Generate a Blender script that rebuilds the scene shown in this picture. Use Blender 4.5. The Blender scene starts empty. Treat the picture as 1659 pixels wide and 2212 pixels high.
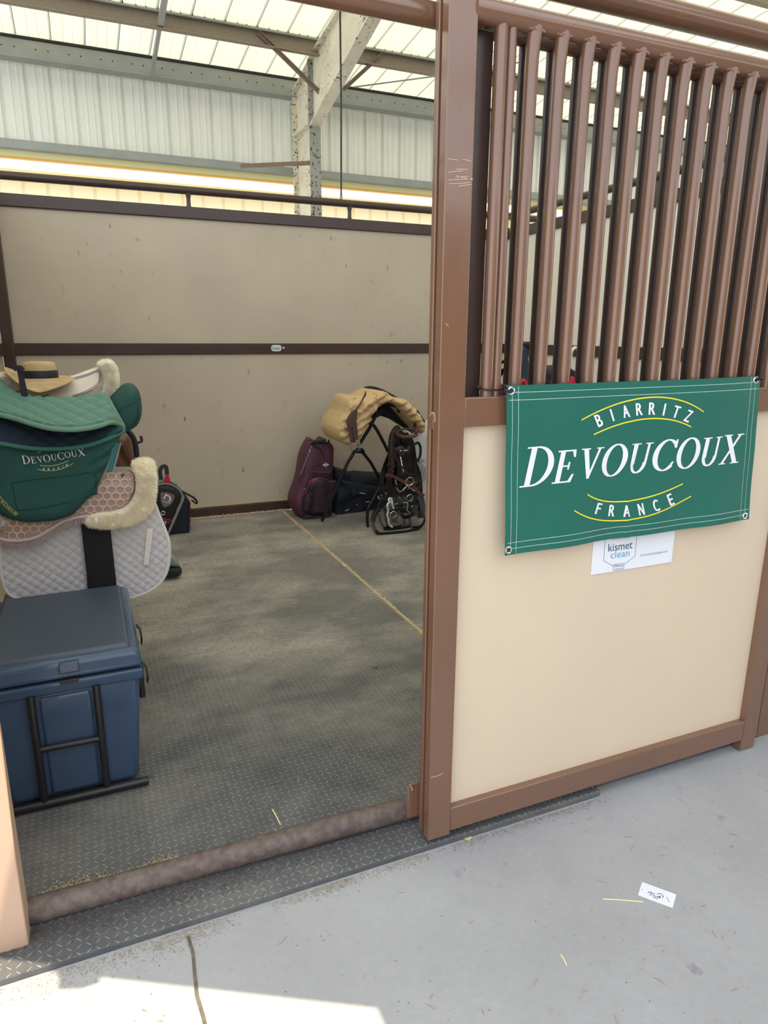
import bpy, bmesh, math, random
import numpy as np
from mathutils import Vector, Matrix, noise
from mathutils.geometry import delaunay_2d_cdt, tessellate_polygon

SC = bpy.context.scene
COL = SC.collection
rnd = random.Random(7)
PI = math.pi

# ------------------------------------------------------------------ camera
FPX = 1477.698
W_, H_ = 1659, 2212
CR = Vector((0.9183263683, -0.3957837096, 0.0056512313))
CU = Vector((0.0940252158, 0.2319882026, 0.9681635878))
CF = Vector((0.3844943953, 0.8885587932, -0.2502545323))
CAM = Vector((0, 0, 1.5))
cd = bpy.data.cameras.new('camera')
cd.sensor_fit = 'HORIZONTAL'; cd.sensor_width = 36.0; cd.lens = 36.0 * FPX / W_
cd.clip_start = 0.05; cd.clip_end = 300
cam = bpy.data.objects.new('camera', cd); COL.objects.link(cam)
m = Matrix((CR, CU, -CF)).transposed().to_4x4(); m.translation = CAM
cam.matrix_world = m
SC.camera = cam

# ------------------------------------------------------------------ light, exposure
SC.view_settings.view_transform = 'Standard'
SC.view_settings.look = 'None'
SC.view_settings.gamma = 1.0
SC.view_settings.use_curve_mapping = False
SC.view_settings.exposure = 0.76
w = bpy.data.worlds.new('sky'); SC.world = w; w.use_nodes = True
nt = w.node_tree
bg = nt.nodes['Background']
bg.inputs[0].default_value = (0.86, 0.93, 1.0, 1); bg.inputs[1].default_value = 1.25
SUN = Vector((1.33, -0.50, 1.5))
sd = bpy.data.lights.new('sun', 'SUN'); sd.energy = 5.6; sd.color = (1.0, 0.87, 0.62); sd.angle = math.radians(0.12)
so = bpy.data.objects.new('sun', sd); COL.objects.link(so)
so.rotation_euler = SUN.to_track_quat('Z', 'Y').to_euler(); so.location = (6, -4, 8)
SC.cycles.max_bounces = 10; SC.cycles.diffuse_bounces = 6; SC.cycles.glossy_bounces = 3
SC.cycles.use_denoising = True
SC.cycles.sample_clamp_indirect = 8.0


def ray(px, py):
    return CF + CR * ((px - W_ / 2) / FPX) - CU * ((py - H_ / 2) / FPX)


def at(px, py, Y):
    """the point of the picture (px, py) on the upright plane at depth Y"""
    d = ray(px, py); return CAM + d * (Y / d.y)


def ground(px, py, Z=0.0):
    d = ray(px, py); return CAM + d * ((Z - 1.5) / d.z)


# ------------------------------------------------------------------ materials
def lin(c):
    return tuple((x / 12.92 if x <= 0.04045 else ((x + 0.055) / 1.055) ** 2.4) for x in [v / 255 for v in c])


MATS = {}


class NT:
    def __init__(s, name):
        s.m = bpy.data.materials.new(name); s.m.use_nodes = True
        s.t = s.m.node_tree; s.b = s.t.nodes['Principled BSDF']; s.o = s.t.nodes['Material Output']

    def n(s, typ, **kw):
        x = s.t.nodes.new(typ)
        for k, v in kw.items(): setattr(x, k, v)
        return x

    def l(s, a, b): s.t.links.new(a, b)

    def val(s, node, i, v):
        if hasattr(v, 'is_linked') or hasattr(v, 'links'): s.l(v, node.inputs[i])
        else: node.inputs[i].default_value = v

    def math(s, op, a, b=0.0, c=None, clamp=False):
        x = s.n('ShaderNodeMath', operation=op, use_clamp=clamp)
        s.val(x, 0, a); s.val(x, 1, b)
        if c is not None: s.val(x, 2, c)
        return x.outputs[0]

    def mix(s, fac, a, b, blend='MIX'):
        x = s.n('ShaderNodeMix', data_type='RGBA', blend_type=blend)
        s.val(x, 0, fac); s.val(x, 6, a); s.val(x, 7, b)
        return x.outputs[2]

    def ramp(s, v, lo, hi, a=0.0, b=1.0):
        x = s.n('ShaderNodeMapRange'); x.clamp = True
        s.val(x, 0, v); s.val(x, 1, lo); s.val(x, 2, hi); s.val(x, 3, a); s.val(x, 4, b)
        return x.outputs[0]

    def pos(s, kind='Object'):
        if kind == 'pos': return s.n('ShaderNodeNewGeometry').outputs['Position']
        return s.n('ShaderNodeTexCoord').outputs[kind]

    def noise(s, vec, scale, detail=4, rough=.55, dim='3D'):
        x = s.n('ShaderNodeTexNoise'); s.l(vec, x.inputs['Vector'])
        x.inputs['Scale'].default_value = scale; x.inputs['Detail'].default_value = detail
        x.inputs['Roughness'].default_value = rough
        return x.outputs[0]

    def bump(s, h, strength=.3, dist=.01):
        x = s.n('ShaderNodeBump'); x.inputs['Strength'].default_value = strength
        x.inputs['Distance'].default_value = dist; s.l(h, x.inputs['Height'])
        s.l(x.outputs[0], s.b.inputs['Normal']); return x

    def scaled(s, vec, sx, sy, sz):
        x = s.n('ShaderNodeMapping'); s.l(vec, x.inputs[0]); x.inputs[3].default_value = (sx, sy, sz)
        return x.outputs[0]


def c4(c, k=1.0):
    l = lin(c); return (l[0] * k, l[1] * k, l[2] * k, 1)


def M(name, rgb, rough=.6, metal=0.0, var=0.0, vscale=8, bump=0.0, bscale=200, bdist=.004, spec=.5, rgb2=None, lo=.35, hi=.7,
      sheen=0.0, stretch=None):
    if name in MATS: return MATS[name]
    t = NT(name); b = t.b
    b.inputs['Roughness'].default_value = rough; b.inputs['Metallic'].default_value = metal
    b.inputs['Specular IOR Level'].default_value = spec
    if sheen: b.inputs['Sheen Weight'].default_value = sheen
    base = c4(rgb)
    if var or rgb2:
        v = t.pos('Object')
        if stretch: v = t.scaled(v, *stretch)
        nz = t.noise(v, vscale)
        if rgb2: colr = t.mix(t.ramp(nz, lo, hi), base, c4(rgb2))
        else: colr = t.mix(t.ramp(nz, .25, .75), c4(rgb, 1 - var), c4(rgb, 1 + var))
        t.l(colr, b.inputs['Base Color'])
    else: b.inputs['Base Color'].default_value = base
    if bump: t.bump(t.noise(t.pos('Object'), bscale, 3), bump, bdist)
    MATS[name] = t.m; return t.m


def mat_brown():
    t = NT('brown_paint'); b = t.b
    v = t.pos('pos')
    n1 = t.noise(v, 3, 5); n2 = t.noise(t.scaled(v, 60, 60, 8), 1, 6, .7)
    colr = t.mix(t.ramp(n1, .3, .7), c4((117, 84, 65)), c4((127, 91, 70)))
    n3 = t.noise(t.scaled(v, 260, 260, 260), 1, 2)
    sc = t.math('MULTIPLY', t.ramp(n3, .73, .78), t.ramp(n1, .45, .6))
    colr = t.mix(t.math('MULTIPLY', sc, .6), colr, c4((205, 165, 140)))
    t.l(colr, b.inputs['Base Color']); b.inputs['Roughness'].default_value = .3
    t.l(t.ramp(n2, .2, .8, .16, .32), b.inputs['Roughness'])
    b.inputs['Specular IOR Level'].default_value = .75; b.inputs['Coat Weight'].default_value = .5; b.inputs['Coat Roughness'].default_value = .08
    t.bump(t.noise(v, 60, 2), .04, .004)
    return t.m


def mat_panel(name, c1, c2, stain):
    t = NT(name); b = t.b; v = t.pos('pos')
    n1 = t.noise(v, 1.6, 6, .6); n2 = t.noise(t.scaled(v, 14, 14, 7), 1, 5, .65)
    n3 = t.noise(v, 320, 2)
    colr = t.mix(t.ramp(n1, .3, .7), c4(c1), c4(c2))
    colr = t.mix(t.math('MULTIPLY', t.ramp(n3, .3, .8), .10), colr, c4((245, 235, 215)))
    st = t.math('MULTIPLY', t.ramp(n2, .66, .80), stain)
    colr = t.mix(st, colr, c4((96, 84, 66)))
    if stain > .3:                                      # kick marks and scuffs of the stall wall
        n4 = t.noise(t.scaled(v, 30, 30, 9), 1, 2); n5 = t.noise(v, .9, 2)
        colr = t.mix(t.math('MULTIPLY', t.ramp(n4, .68, .74), t.math('MULTIPLY', t.ramp(n5, .42, .6), .75)), colr, c4((70, 62, 52)))
    t.l(colr, b.inputs['Base Color']); b.inputs['Roughness'].default_value = .5
    t.bump(n3, .12, .002)
    return t.m


def mat_rubber():
    """black rubber stall mat with alternating raised bars, worn pale on top, dusty with shavings"""
    t = NT('rubber_tread'); b = t.b; v = t.pos('pos')
    sx = t.n('ShaderNodeSeparateXYZ'); t.l(v, sx.inputs[0])
    P = .0225
    u = t.math('DIVIDE', sx.outputs[0], P); w2 = t.math('DIVIDE', sx.outputs[1], P)
    fu = t.math('FLOOR', u); fw = t.math('FLOOR', w2)
    par = t.math('FLOORED_MODULO', t.math('ADD', fu, fw), 2.0)
    a = t.math('SUBTRACT', t.math('SUBTRACT', u, fu), .5); c = t.math('SUBTRACT', t.math('SUBTRACT', w2, fw), .5)
    sg = t.math('SUBTRACT', t.math('MULTIPLY', par, 2.0), 1.0)
    cs = t.math('MULTIPLY', c, sg)
    k = math.sqrt(.5)
    al = t.math('ABSOLUTE', t.math('MULTIPLY', t.math('ADD', a, cs), k))
    ac = t.math('ABSOLUTE', t.math('MULTIPLY', t.math('SUBTRACT', a, cs), k))
    # lens-shaped bar
    e = t.math('ADD', t.math('POWER', t.math('DIVIDE', al, .56), 2.0), t.math('DIVIDE', ac, .085))
    gn = t.n('ShaderNodeSeparateXYZ'); t.l(t.n('ShaderNodeNewGeometry').outputs['True Normal'], gn.inputs[0])
    bar = t.math('MULTIPLY', t.ramp(e, .55, 1.05, 1.0, 0.0), t.ramp(gn.outputs[2], .6, .9))
    fine = t.noise(v, 260, 3, .7); big = t.noise(t.scaled(v, 1.0, 1.6, 1), 1.15, 5, .62); mid = t.noise(v, 7, 5, .65)
    base = t.mix(t.ramp(mid, .3, .75), c4((74, 76, 80)), c4((98, 99, 101)))
    base = t.mix(t.math('MULTIPLY', t.ramp(fine, .5, .8), .4), base, c4((120, 116, 108)))
    wear = t.math('MULTIPLY', bar, t.ramp(mid, .2, .65, .35, .95))
    base = t.mix(wear, base, c4((166, 164, 158)))
    # dust swept into drifts, heavier towards the back of the stall
    yb = t.ramp(sx.outputs[1], 2.0, 4.2, 0.05, .38)
    d = t.math('ADD', t.ramp(big, .42, .66, 0, .9), yb)
    d = t.math('MULTIPLY', d, t.ramp(sx.outputs[1], 1.7, 3.3, .22, 1.0))
    dust = t.math('MULTIPLY', d, t.ramp(t.noise(v, 38, 4, .7), .25, .75, .35, 1.0), clamp=True)
    base = t.mix(t.math('MULTIPLY', dust, .80), base, c4((206, 200, 186)))
    # wet stains
    st = t.math('MULTIPLY', t.ramp(t.noise(t.scaled(v, 5, 7, 1), 1, 3), .70, .74), .75)
    base = t.mix(st, base, c4((44, 44, 44)))
    t.l(base, b.inputs['Base Color']); b.inputs['Roughness'].default_value = .75
    b.inputs['Specular IOR Level'].default_value = .3
    h = t.math('ADD', bar, t.math('MULTIPLY', fine, .15))
    t.bump(h, .7, .003)
    return t.m


def mat_concrete():
    t = NT('aisle_concrete'); b = t.b; v = t.pos('pos')
    n1 = t.noise(v, 2.2, 6, .6); n2 = t.noise(v, 45, 5, .7); n3 = t.noise(v, 170, 3, .7)
    colr = t.mix(t.ramp(n1, .3, .7), c4((163, 163, 165)), c4((177, 177, 180)))
    colr = t.mix(t.math('MULTIPLY', t.ramp(n2, .35, .8), .35), colr, c4((150, 148, 145)))
    colr = t.mix(t.math('MULTIPLY', t.ramp(n3, .66, .76), .55), colr, c4((116, 112, 108)))
    # drip stains
    vo = t.n('ShaderNodeTexVoronoi'); t.l(t.scaled(v, 5.5, 5.5, 5.5), vo.inputs['Vector']); vo.inputs['Scale'].default_value = 1
    wob = t.math('ADD', vo.outputs['Distance'], t.math('MULTIPLY', t.math('SUBTRACT', t.noise(v, 60, 2), .5), .16))
    rs = t.n('ShaderNodeSeparateColor'); t.l(vo.outputs['Color'], rs.inputs[0])
    spot = t.math('MULTIPLY', t.ramp(wob, .07, .12, 1, 0), t.ramp(rs.outputs[0], .55, .95, 0, .6))
    colr = t.mix(spot, colr, c4((116, 115, 118)))
    # broom finish, stronger to the right
    sx = t.n('ShaderNodeSeparateXYZ'); t.l(v, sx.inputs[0])
    q = t.math('ADD', t.math('MULTIPLY', sx.outputs[0], .80), t.math('MULTIPLY', sx.outputs[1], .60))
    q = t.math('ADD', q, t.math('MULTIPLY', t.noise(v, 6, 2), .01))
    wv = t.math('SINE', t.math('MULTIPLY', q, 900))
    amp = t.ramp(sx.outputs[0], .9, 1.9, .12, 1.0)
    t.l(t.mix(t.math('MULTIPLY', t.ramp(wv, .3, 1), t.math('MULTIPLY', amp, .14)), colr, c4((122, 121, 124))), b.inputs['Base Color'])
    b.inputs['Roughness'].default_value = .85; b.inputs['Specular IOR Level'].default_value = .25
    t.bump(t.math('ADD', t.math('MULTIPLY', t.math('MULTIPLY', wv, amp), .5), n3), .25, .002)
    return t.m


def mat_roof():
    """thin pale roof sheet that lets some daylight through"""
    t = NT('roof_sheet'); v = t.pos('pos')
    n = t.noise(t.scaled(v, 26, .5, 1), 1, 3); n2 = t.noise(v, 1.1, 4)
    colr = t.mix(t.ramp(n, .3, .75), c4((236, 236, 220)), c4((212, 214, 204)))
    colr = t.mix(t.ramp(n2, .4, .75, 0, .5), colr, c4((246, 240, 205)))
    t.l(colr, t.b.inputs['Base Color']); t.b.inputs['Roughness'].default_value = .6
    tr = t.n('ShaderNodeBsdfTranslucent'); t.l(colr, tr.inputs[0])
    ms = t.n('ShaderNodeMixShader'); ms.inputs[0].default_value = .30
    t.l(t.b.outputs[0], ms.inputs[1]); t.l(tr.outputs[0], ms.inputs[2]); t.l(ms.outputs[0], t.o.inputs[0])
    return t.m


def mat_rust():
    t = NT('rusty_white_steel'); b = t.b; v = t.pos('pos')
    n1 = t.noise(v, 34, 4, .7); n2 = t.noise(t.scaled(v, 2, 2, 1.2), 1.6, 3); n3 = t.noise(v, 4, 4)
    colr = t.mix(t.ramp(n3, .3, .7), c4((226, 220, 200)), c4((206, 202, 188)))
    colr = t.mix(t.math('MULTIPLY', t.ramp(n1, .57, .61), t.ramp(n2, .42, .54)), colr, c4((70, 62, 56)))
    colr = t.mix(t.math('MULTIPLY', t.ramp(t.noise(t.scaled(v, 9, 9, 3), 1, 5, .7), .63, .72), .8), colr, c4((176, 120, 70)))
    t.l(colr, b.inputs['Base Color']); b.inputs['Roughness'].default_value = .6
    return t.m


def mat_honey():
    """soft pink-brown gel with a raised honeycomb"""
    t = NT('honeycomb_gel'); b = t.b; v = t.pos('Object')
    return t.m


BROWN = mat_brown()
CREAM = mat_panel('cream_board', (226, 205, 178), (219, 200, 176), .10)
LIT_BOARD = mat_panel('lit_board', (240, 234, 224), (234, 228, 218), .06)  # stall board whitened; stronger light on the right partition put into colour
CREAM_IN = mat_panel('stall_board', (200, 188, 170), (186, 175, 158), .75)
RUBBER = mat_rubber(); CONC = mat_concrete(); ROOF = mat_roof(); RUST = mat_rust()
DKBROWN = M('dark_brown_with_shade', (70, 54, 50), .30, var=.15, vscale=5, bump=.05, bscale=60)  # darker brown of stall rails, with shade on grille bars put into it
GALV = M('galvanised_steel', (150, 156, 152), .45, metal=.25, var=.08, vscale=6)
PURL = M('speckled_primer', (140, 128, 112), .6, rgb2=(172, 160, 146), vscale=60, lo=.6, hi=.75)
SIDING = M('siding_sheet', (232, 236, 229), .5, var=.05, vscale=3, stretch=(6, 1, .6))
TAN_POST = M('pale_tan_paint', (192, 162, 142), .45, rgb2=(140, 106, 90), vscale=5, lo=.62, hi=.8, bump=.05, bscale=80)  # tan base with brown blotches, paler than the other posts
BLACKMET = M('black_powder_coat', (34, 35, 38), .35, var=.1)
CHROME = M('polished_steel', (225, 225, 225), .18, metal=1.0)
WHITE = M('white_print', (240, 240, 245), .5)
YELLOW = M('yellow_print', (240, 225, 60), .5)
DKLINE = M('dark_print', (40, 44, 52), .5)


# ------------------------------------------------------------------ geometry helpers
class MB:
    def __init__(s): s.v = []; s.f = []

    def add(s, vs, fs):
        o = len(s.v); s.v += [Vector(x) for x in vs]; s.f += [tuple(i + o for i in f) for f in fs]; return s

    def box(s, a, b, taper=None):
        x0, y0, z0 = a; x1, y1, z1 = b
        vs = [(x0, y0, z0), (x1, y0, z0), (x1, y1, z0), (x0, y1, z0), (x0, y0, z1), (x1, y0, z1), (x1, y1, z1), (x0, y1, z1)]
        return s.add(vs, [(3, 2, 1, 0), (4, 5, 6, 7), (0, 1, 5, 4), (1, 2, 6, 5), (2, 3, 7, 6), (3, 0, 4, 7)])

    def bar(s, p, q, w, h, up=(0, 0, 1)):
        """rectangular bar from p to q"""
        p = Vector(p); q = Vector(q); d = (q - p).normalized(); u = Vector(up)
        a = d.cross(u)
        if a.length < 1e-4: a = d.cross(Vector((1, 0, 0)))
        a.normalize(); u = a.cross(d)
        vs = []
        for c in (p, q):
            for i, j in ((-1, -1), (1, -1), (1, 1), (-1, 1)): vs.append(c + a * (i * w / 2) + u * (j * h / 2))
        return s.add(vs, [(3, 2, 1, 0), (4, 5, 6, 7), (0, 1, 5, 4), (1, 2, 6, 5), (2, 3, 7, 6), (3, 0, 4, 7)])

    def tube(s, pts, r, n=12, flat=1.0, closed=False, up=None):
        pts = [Vector(p) for p in pts]; k = len(pts)
        rs = r if isinstance(r, (list, tuple)) else [r] * k
        tang = []
        for i in range(k):
            a = pts[(i - 1) % k] if closed or i > 0 else pts[0]; b = pts[(i + 1) % k] if closed or i < k - 1 else pts[-1]
            tang.append((b - a).normalized())
        n0 = Vector(up) if up else (Vector((0, 0, 1)) if abs(tang[0].z) < .9 else Vector((1, 0, 0)))
        n0 = (n0 - tang[0] * n0.dot(tang[0])).normalized()
        vs = []
        for i in range(k):
            n0 = (n0 - tang[i] * n0.dot(tang[i]))
            if n0.length < 1e-6: n0 = tang[i].orthogonal()
            n0.normalize(); b0 = tang[i].cross(n0)
            for j in range(n):
                an = 2 * PI * j / n
                vs.append(pts[i] + n0 * (math.cos(an) * rs[i] * flat) + b0 * (math.sin(an) * rs[i]))
        fs = []
        for i in range(k if closed else k - 1):
            i2 = (i + 1) % k
            for j in range(n):
                j2 = (j + 1) % n
                fs.append((i * n + j, i * n + j2, i2 * n + j2, i2 * n + j))
        if not closed:
            fs.append(tuple(range(n - 1, -1, -1))); fs.append(tuple((k - 1) * n + j for j in range(n)))
        return s.add(vs, fs)

    def ribbon(s, pts, w, th=.003, up=(0, 1, 0), taper=None):
        """flat strap along pts, its width lying across 'up'"""
        pts = [Vector(p) for p in pts]; k = len(pts); vs = []; U = Vector(up)
        for i in range(k):
            t = (pts[min(i + 1, k - 1)] - pts[max(i - 1, 0)]).normalized()
            a = t.cross(U)
            if a.length < 1e-4: a = t.orthogonal()
            a.normalize(); n = a.cross(t).normalized()
            ww = w * (taper[i] if taper else 1)
            for i1, j1 in ((-1, -1), (1, -1), (1, 1), (-1, 1)): vs.append(pts[i] + a * (i1 * ww / 2) + n * (j1 * th / 2))
        fs = [(3, 2, 1, 0), tuple((k - 1) * 4 + j for j in range(4))]
        for i in range(k - 1):
            for j in range(4): fs.append((i * 4 + j, i * 4 + (j + 1) % 4, i * 4 + 4 + (j + 1) % 4, i * 4 + 4 + j))
        return s.add(vs, fs)

    def lathe(s, c, prof, n=32, sx=1, sy=1, fn=None):
        c = Vector(c); vs = []; k = len(prof)
        for r, z in prof:
            for j in range(n):
                a = 2 * PI * j / n; p = Vector((r * math.cos(a) * sx, r * math.sin(a) * sy, z))
                if fn: p = fn(p, a, r)
                vs.append(c + p)
        fs = []
        for i in range(k - 1):
            for j in range(n): fs.append((i * n + j, i * n + (j + 1) % n, (i + 1) * n + (j + 1) % n, (i + 1) * n + j))
        return s.add(vs, fs)

    def torus(s, c, R, r, axis=(0, 1, 0), n=20, k=8):
        ax = Vector(axis).normalized(); a = ax.orthogonal().normalized(); b = ax.cross(a)
        return s.tube([Vector(c) + a * (R * math.cos(2 * PI * i / n)) + b * (R * math.sin(2 * PI * i / n)) for i in range(n)], r, k, closed=True)

    def ball(s, c, r, n=12, sx=1, sy=1, sz=1):
        prof = [(max(1e-5, math.sin(PI * i / n)) * r, -math.cos(PI * i / n) * r * sz) for i in range(n + 1)]
        return s.lathe(c, prof, n * 2, sx, sy)

    def build(s, name, mat, parent=None, smooth=35, bevel=0, seg=2, **props):
        me = bpy.data.meshes.new(name)
        root = parent
        while root is not None and root.parent is not None: root = root.parent
        if root is not None: off = Vector(root.location)
        else:
            a = np.array([tuple(v) for v in s.v]); lo = a.min(0); hi = a.max(0)
            off = Vector(((lo[0] + hi[0]) / 2, (lo[1] + hi[1]) / 2, lo[2]))
        me.from_pydata([tuple(v - off) for v in s.v], [], s.f); me.validate()
        bm = bmesh.new(); bm.from_mesh(me); bmesh.ops.recalc_face_normals(bm, faces=bm.faces); bm.to_mesh(me); bm.free()
        me.materials.append(mat)
        if smooth:
            me.shade_smooth(); me.set_sharp_from_angle(angle=math.radians(smooth))
        o = bpy.data.objects.new(name, me); COL.objects.link(o)
        if parent is not None: o.parent = parent
        else: o.location = off
        if bevel:
            md = o.modifiers.new('bevel', 'BEVEL'); md.width = bevel; md.segments = seg; md.limit_method = 'ANGLE'; md.angle_limit = math.radians(40)
            md.harden_normals = False
        for k, v in props.items(): o[k] = v
        return o


def thing(name, label, cat, loc=(0, 0, 0), group=None, kind=None):
    o = bpy.data.objects.new(name, None); COL.objects.link(o); o.location = loc; o.empty_display_size = .1
    return tag(o, label, cat, group, kind)


def tag(o, label, cat, group=None, kind=None):
    o['label'] = label; o['category'] = cat
    if group: o['group'] = group
    if kind: o['kind'] = kind
    return o


def spline(pts, n=8, closed=False):
    pts = [Vector(p) for p in pts]; k = len(pts); out = []
    rng = range(k if closed else k - 1)
    for i in rng:
        g = lambda j: pts[j % k] if closed else pts[min(max(j, 0), k - 1)]
        p0, p1, p2, p3 = g(i - 1), g(i), g(i + 1), g(i + 2)
        for j in range(n):
            t = j / n
            out.append(.5 * ((2 * p1) + (p2 - p0) * t + (2 * p0 - 5 * p1 + 4 * p2 - p3) * t * t + (3 * p1 - p0 - 3 * p2 + p3) * t ** 3))
    if not closed: out.append(pts[-1])
    return out


def curve2(pts, n=6, closed=True):
    return [(p.x, p.y) for p in spline([(a, b, 0) for a, b in pts], n, closed)]


def fillgrid(outline, step, holes=()):
    """triangulate a polygon with even inner points; returns points, triangles, boundary loop, distance to the boundary"""
    loop = []
    n = len(outline)
    for i in range(n):
        a = np.array(outline[i], float); b = np.array(outline[(i + 1) % n], float); L = np.linalg.norm(b - a)
        k = max(1, int(round(L / step)))
        for j in range(k): loop.append(tuple(a + (b - a) * j / k))
    P = np.array(loop); Q = np.roll(P, -1, 0)
    lo = P.min(0); hi = P.max(0)
    pts = []
    r = 0; y = lo[1] + step * .5
    while y < hi[1]:
        x = lo[0] + step * (.5 if r % 2 else 1.0)
        while x < hi[0]: pts.append((x, y)); x += step
        y += step * .87; r += 1
    pts = np.array(pts) if pts else np.zeros((0, 2))

    def dist(X):
        out = np.full(len(X), 1e9)
        for a, b in zip(P, Q):
            d = b - a; L2 = max((d * d).sum(), 1e-12)
            t = np.clip(((X - a) @ d) / L2, 0, 1); out = np.minimum(out, np.hypot(*(X - a - t[:, None] * d).T))
        return out
    if len(pts):
        ins = np.zeros(len(pts), bool)
        for a, b in zip(P, Q):
            c = (a[1] > pts[:, 1]) != (b[1] > pts[:, 1])
            with np.errstate(divide='ignore', invalid='ignore'):
                xx = (b[0] - a[0]) * (pts[:, 1] - a[1]) / (b[1] - a[1]) + a[0]
            ins ^= c & (pts[:, 0] < xx)
        pts = pts[ins]
        if len(pts): pts = pts[dist(pts) > step * .55]
    allp = [Vector(p) for p in loop] + [Vector(p) for p in pts]
    nl = len(loop)
    vo, eo, fo, ov, oe, of = delaunay_2d_cdt(allp, [(i, (i + 1) % nl) for i in range(nl)], [], 1, 1e-6)
    # map constraint loop
    idx = {}
    for i, src in enumerate(ov):
        for sidx in src: idx[sidx] = i
    X = np.array([(v.x, v.y) for v in vo])
    return X, [tuple(f) for f in fo], [idx[i] for i in range(nl)], dist(X)


def dome(d, pr):
    q = np.clip(d / pr, 0, 1); return np.sqrt(1 - (1 - q) ** 2)


def sheet(outline, depth, thick, puff=0, pr=14, step=4, disp=None, back=0, mb=None, nd=(0, -1, 0)):
    """a cushioned sheet: the picture-space outline laid on a surface of depth Y(px,py), real thickness behind,
    swollen by 'puff' towards the front and by 'back' behind"""
    X, tris, loop, d = fillgrid(outline, step)
    mb = mb or MB()
    dm = dome(d, pr)
    vf = []; vb = []
    for (x, y), k, dd in zip(X, dm, d):
        Y = depth(x, y) if callable(depth) else depth
        p = at(x, y, Y)
        q = p + Vector((0, thick * .5, 0)) + Vector((0, back * k + thick * .5, 0))
        e = puff * k
        if disp: e += disp(x, y, p, dd)
        f = p + Vector(nd) * e
        f.z = max(f.z, .002); q.z = max(q.z, .002)
        vf.append(f); vb.append(q)
    n = len(vf)
    fs = [t for t in tris] + [tuple(n + i for i in reversed(t)) for t in tris]
    k = len(loop)
    for i in range(k):
        a, b = loop[i], loop[(i + 1) % k]; fs.append((a, n + a, n + b, b))
    mb.add(vf + vb, fs); return mb


def quilt(cell, h, ax=1.0, ay=1.0):
    """diamond quilting displacement from world x,z"""
    def fn(x, y, p, d):
        u = (p.x * ax + p.z * ay) / cell; v = (p.x * ax - p.z * ay) / cell
        a = abs(math.sin(PI * u)) * abs(math.sin(PI * v))
        return h * (a ** .38)
    return fn


def wobble(amp, scale, seed=0):
    def fn(x, y, p, d): return amp * noise.noise(Vector((p.x * scale + seed, p.y * scale, p.z * scale)))
    return fn


def fur(mb, count, length, width, fn_pts):
    """short tapered fibres rooted at the sampled points"""
    for i in range(count):
        p, nrm = fn_pts(i)
        d = (nrm + Vector((rnd.gauss(0, .45), rnd.gauss(0, .45), rnd.gauss(0, .45) - .15))).normalized()
        a = d.orthogonal().normalized() * width * .5
        l = length * rnd.uniform(.5, 1.2)
        mb.add([p - a, p + a, p + d * l * .6 + a * .7 + Vector((0, 0, -.1 * l)), p + d * l + Vector((0, 0, -.25 * l))], [(0, 1, 2), (0, 2, 3)])


def fleece(outline, depth, thick, puff, pr, name, parent, mat, count=5000, step=5, back=0, length=.014):
    mb = sheet(curve2(outline, 5), depth, thick, puff, pr, step, lambda x, y, p, d: .006 * noise.noise(p * 28) + .004 * noise.noise(p * 70) if d > 2 else 0, back)
    vs = list(mb.v); fs = [f for f in mb.f if len(f) == 3]
    c = sum(vs, Vector()) / len(vs)

    def pick(i):
        f = fs[rnd.randrange(len(fs))]; a, b, q = vs[f[0]], vs[f[1]], vs[f[2]]
        u, v = rnd.random(), rnd.random()
        if u + v > 1: u, v = 1 - u, 1 - v
        n = (b - a).cross(q - a)
        n = n.normalized() if n.length > 1e-12 else Vector((0, -1, 0))
        if n.dot(((a + b + q) / 3) - c) < 0: n = -n
        n = (n + ((a + b + q) / 3 - c) * 2.0).normalized()
        return a + (b - a) * u + (q - a) * v, n
    fur(mb, count, length, .0016, pick)
    return mb.build(name, mat, parent, smooth=60)


def plate(pts3, th=.002, mb=None, normal=None):
    """flat polygon with a little thickness (for print and stitching)"""
    mb = mb or MB(); pts = [Vector(p) for p in pts3]
    n = normal or (pts[1] - pts[0]).cross(pts[2] - pts[0]).normalized()
    tri = tessellate_polygon([pts]); k = len(pts)
    fs = [tuple(t) for t in tri]
    mb.add(pts, fs); return mb


# ---- lettering: sans from the built-in font, serif capitals drawn here
def sans(text, shear=0.0):
    cu = bpy.data.curves.new('t', 'FONT'); cu.body = text; cu.size = 1; cu.resolution_u = 3; cu.shear = 0
    o = bpy.data.objects.new('t', cu); COL.objects.link(o)
    bpy.context.view_layer.update()
    dg = bpy.context.evaluated_depsgraph_get()
    me = bpy.data.meshes.new_from_object(o.evaluated_get(dg))
    vs = [(v.co.x + shear * v.co.y, v.co.y) for v in me.vertices]; fs = [tuple(p.vertices) for p in me.polygons]
    bpy.data.objects.remove(o); bpy.data.curves.remove(cu); bpy.data.meshes.remove(me)
    x0 = min(v[0] for v in vs); x1 = max(v[0] for v in vs); y0 = min(v[1] for v in vs); y1 = max(v[1] for v in vs)
    return [((x - x0) / (x1 - x0), (y - min(0, y0) if False else y - y0) / (y1 - y0)) for x, y in vs], fs, (x1 - x0) / (y1 - y0)


def ring(cx, cy, rx, ry, ix, iy, a0=0, a1=360, n=36):
    A = [math.radians(a0 + (a1 - a0) * i / n) for i in range(n + 1)]
    return ('ring', [(cx + rx * math.cos(a), cy + ry * math.sin(a)) for a in A], [(cx + ix * math.cos(a), cy + iy * math.sin(a)) for a in A])


def R(x0, y0, x1, y1): return [(x0, y0), (x1, y0), (x1, y1), (x0, y1)]


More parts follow.
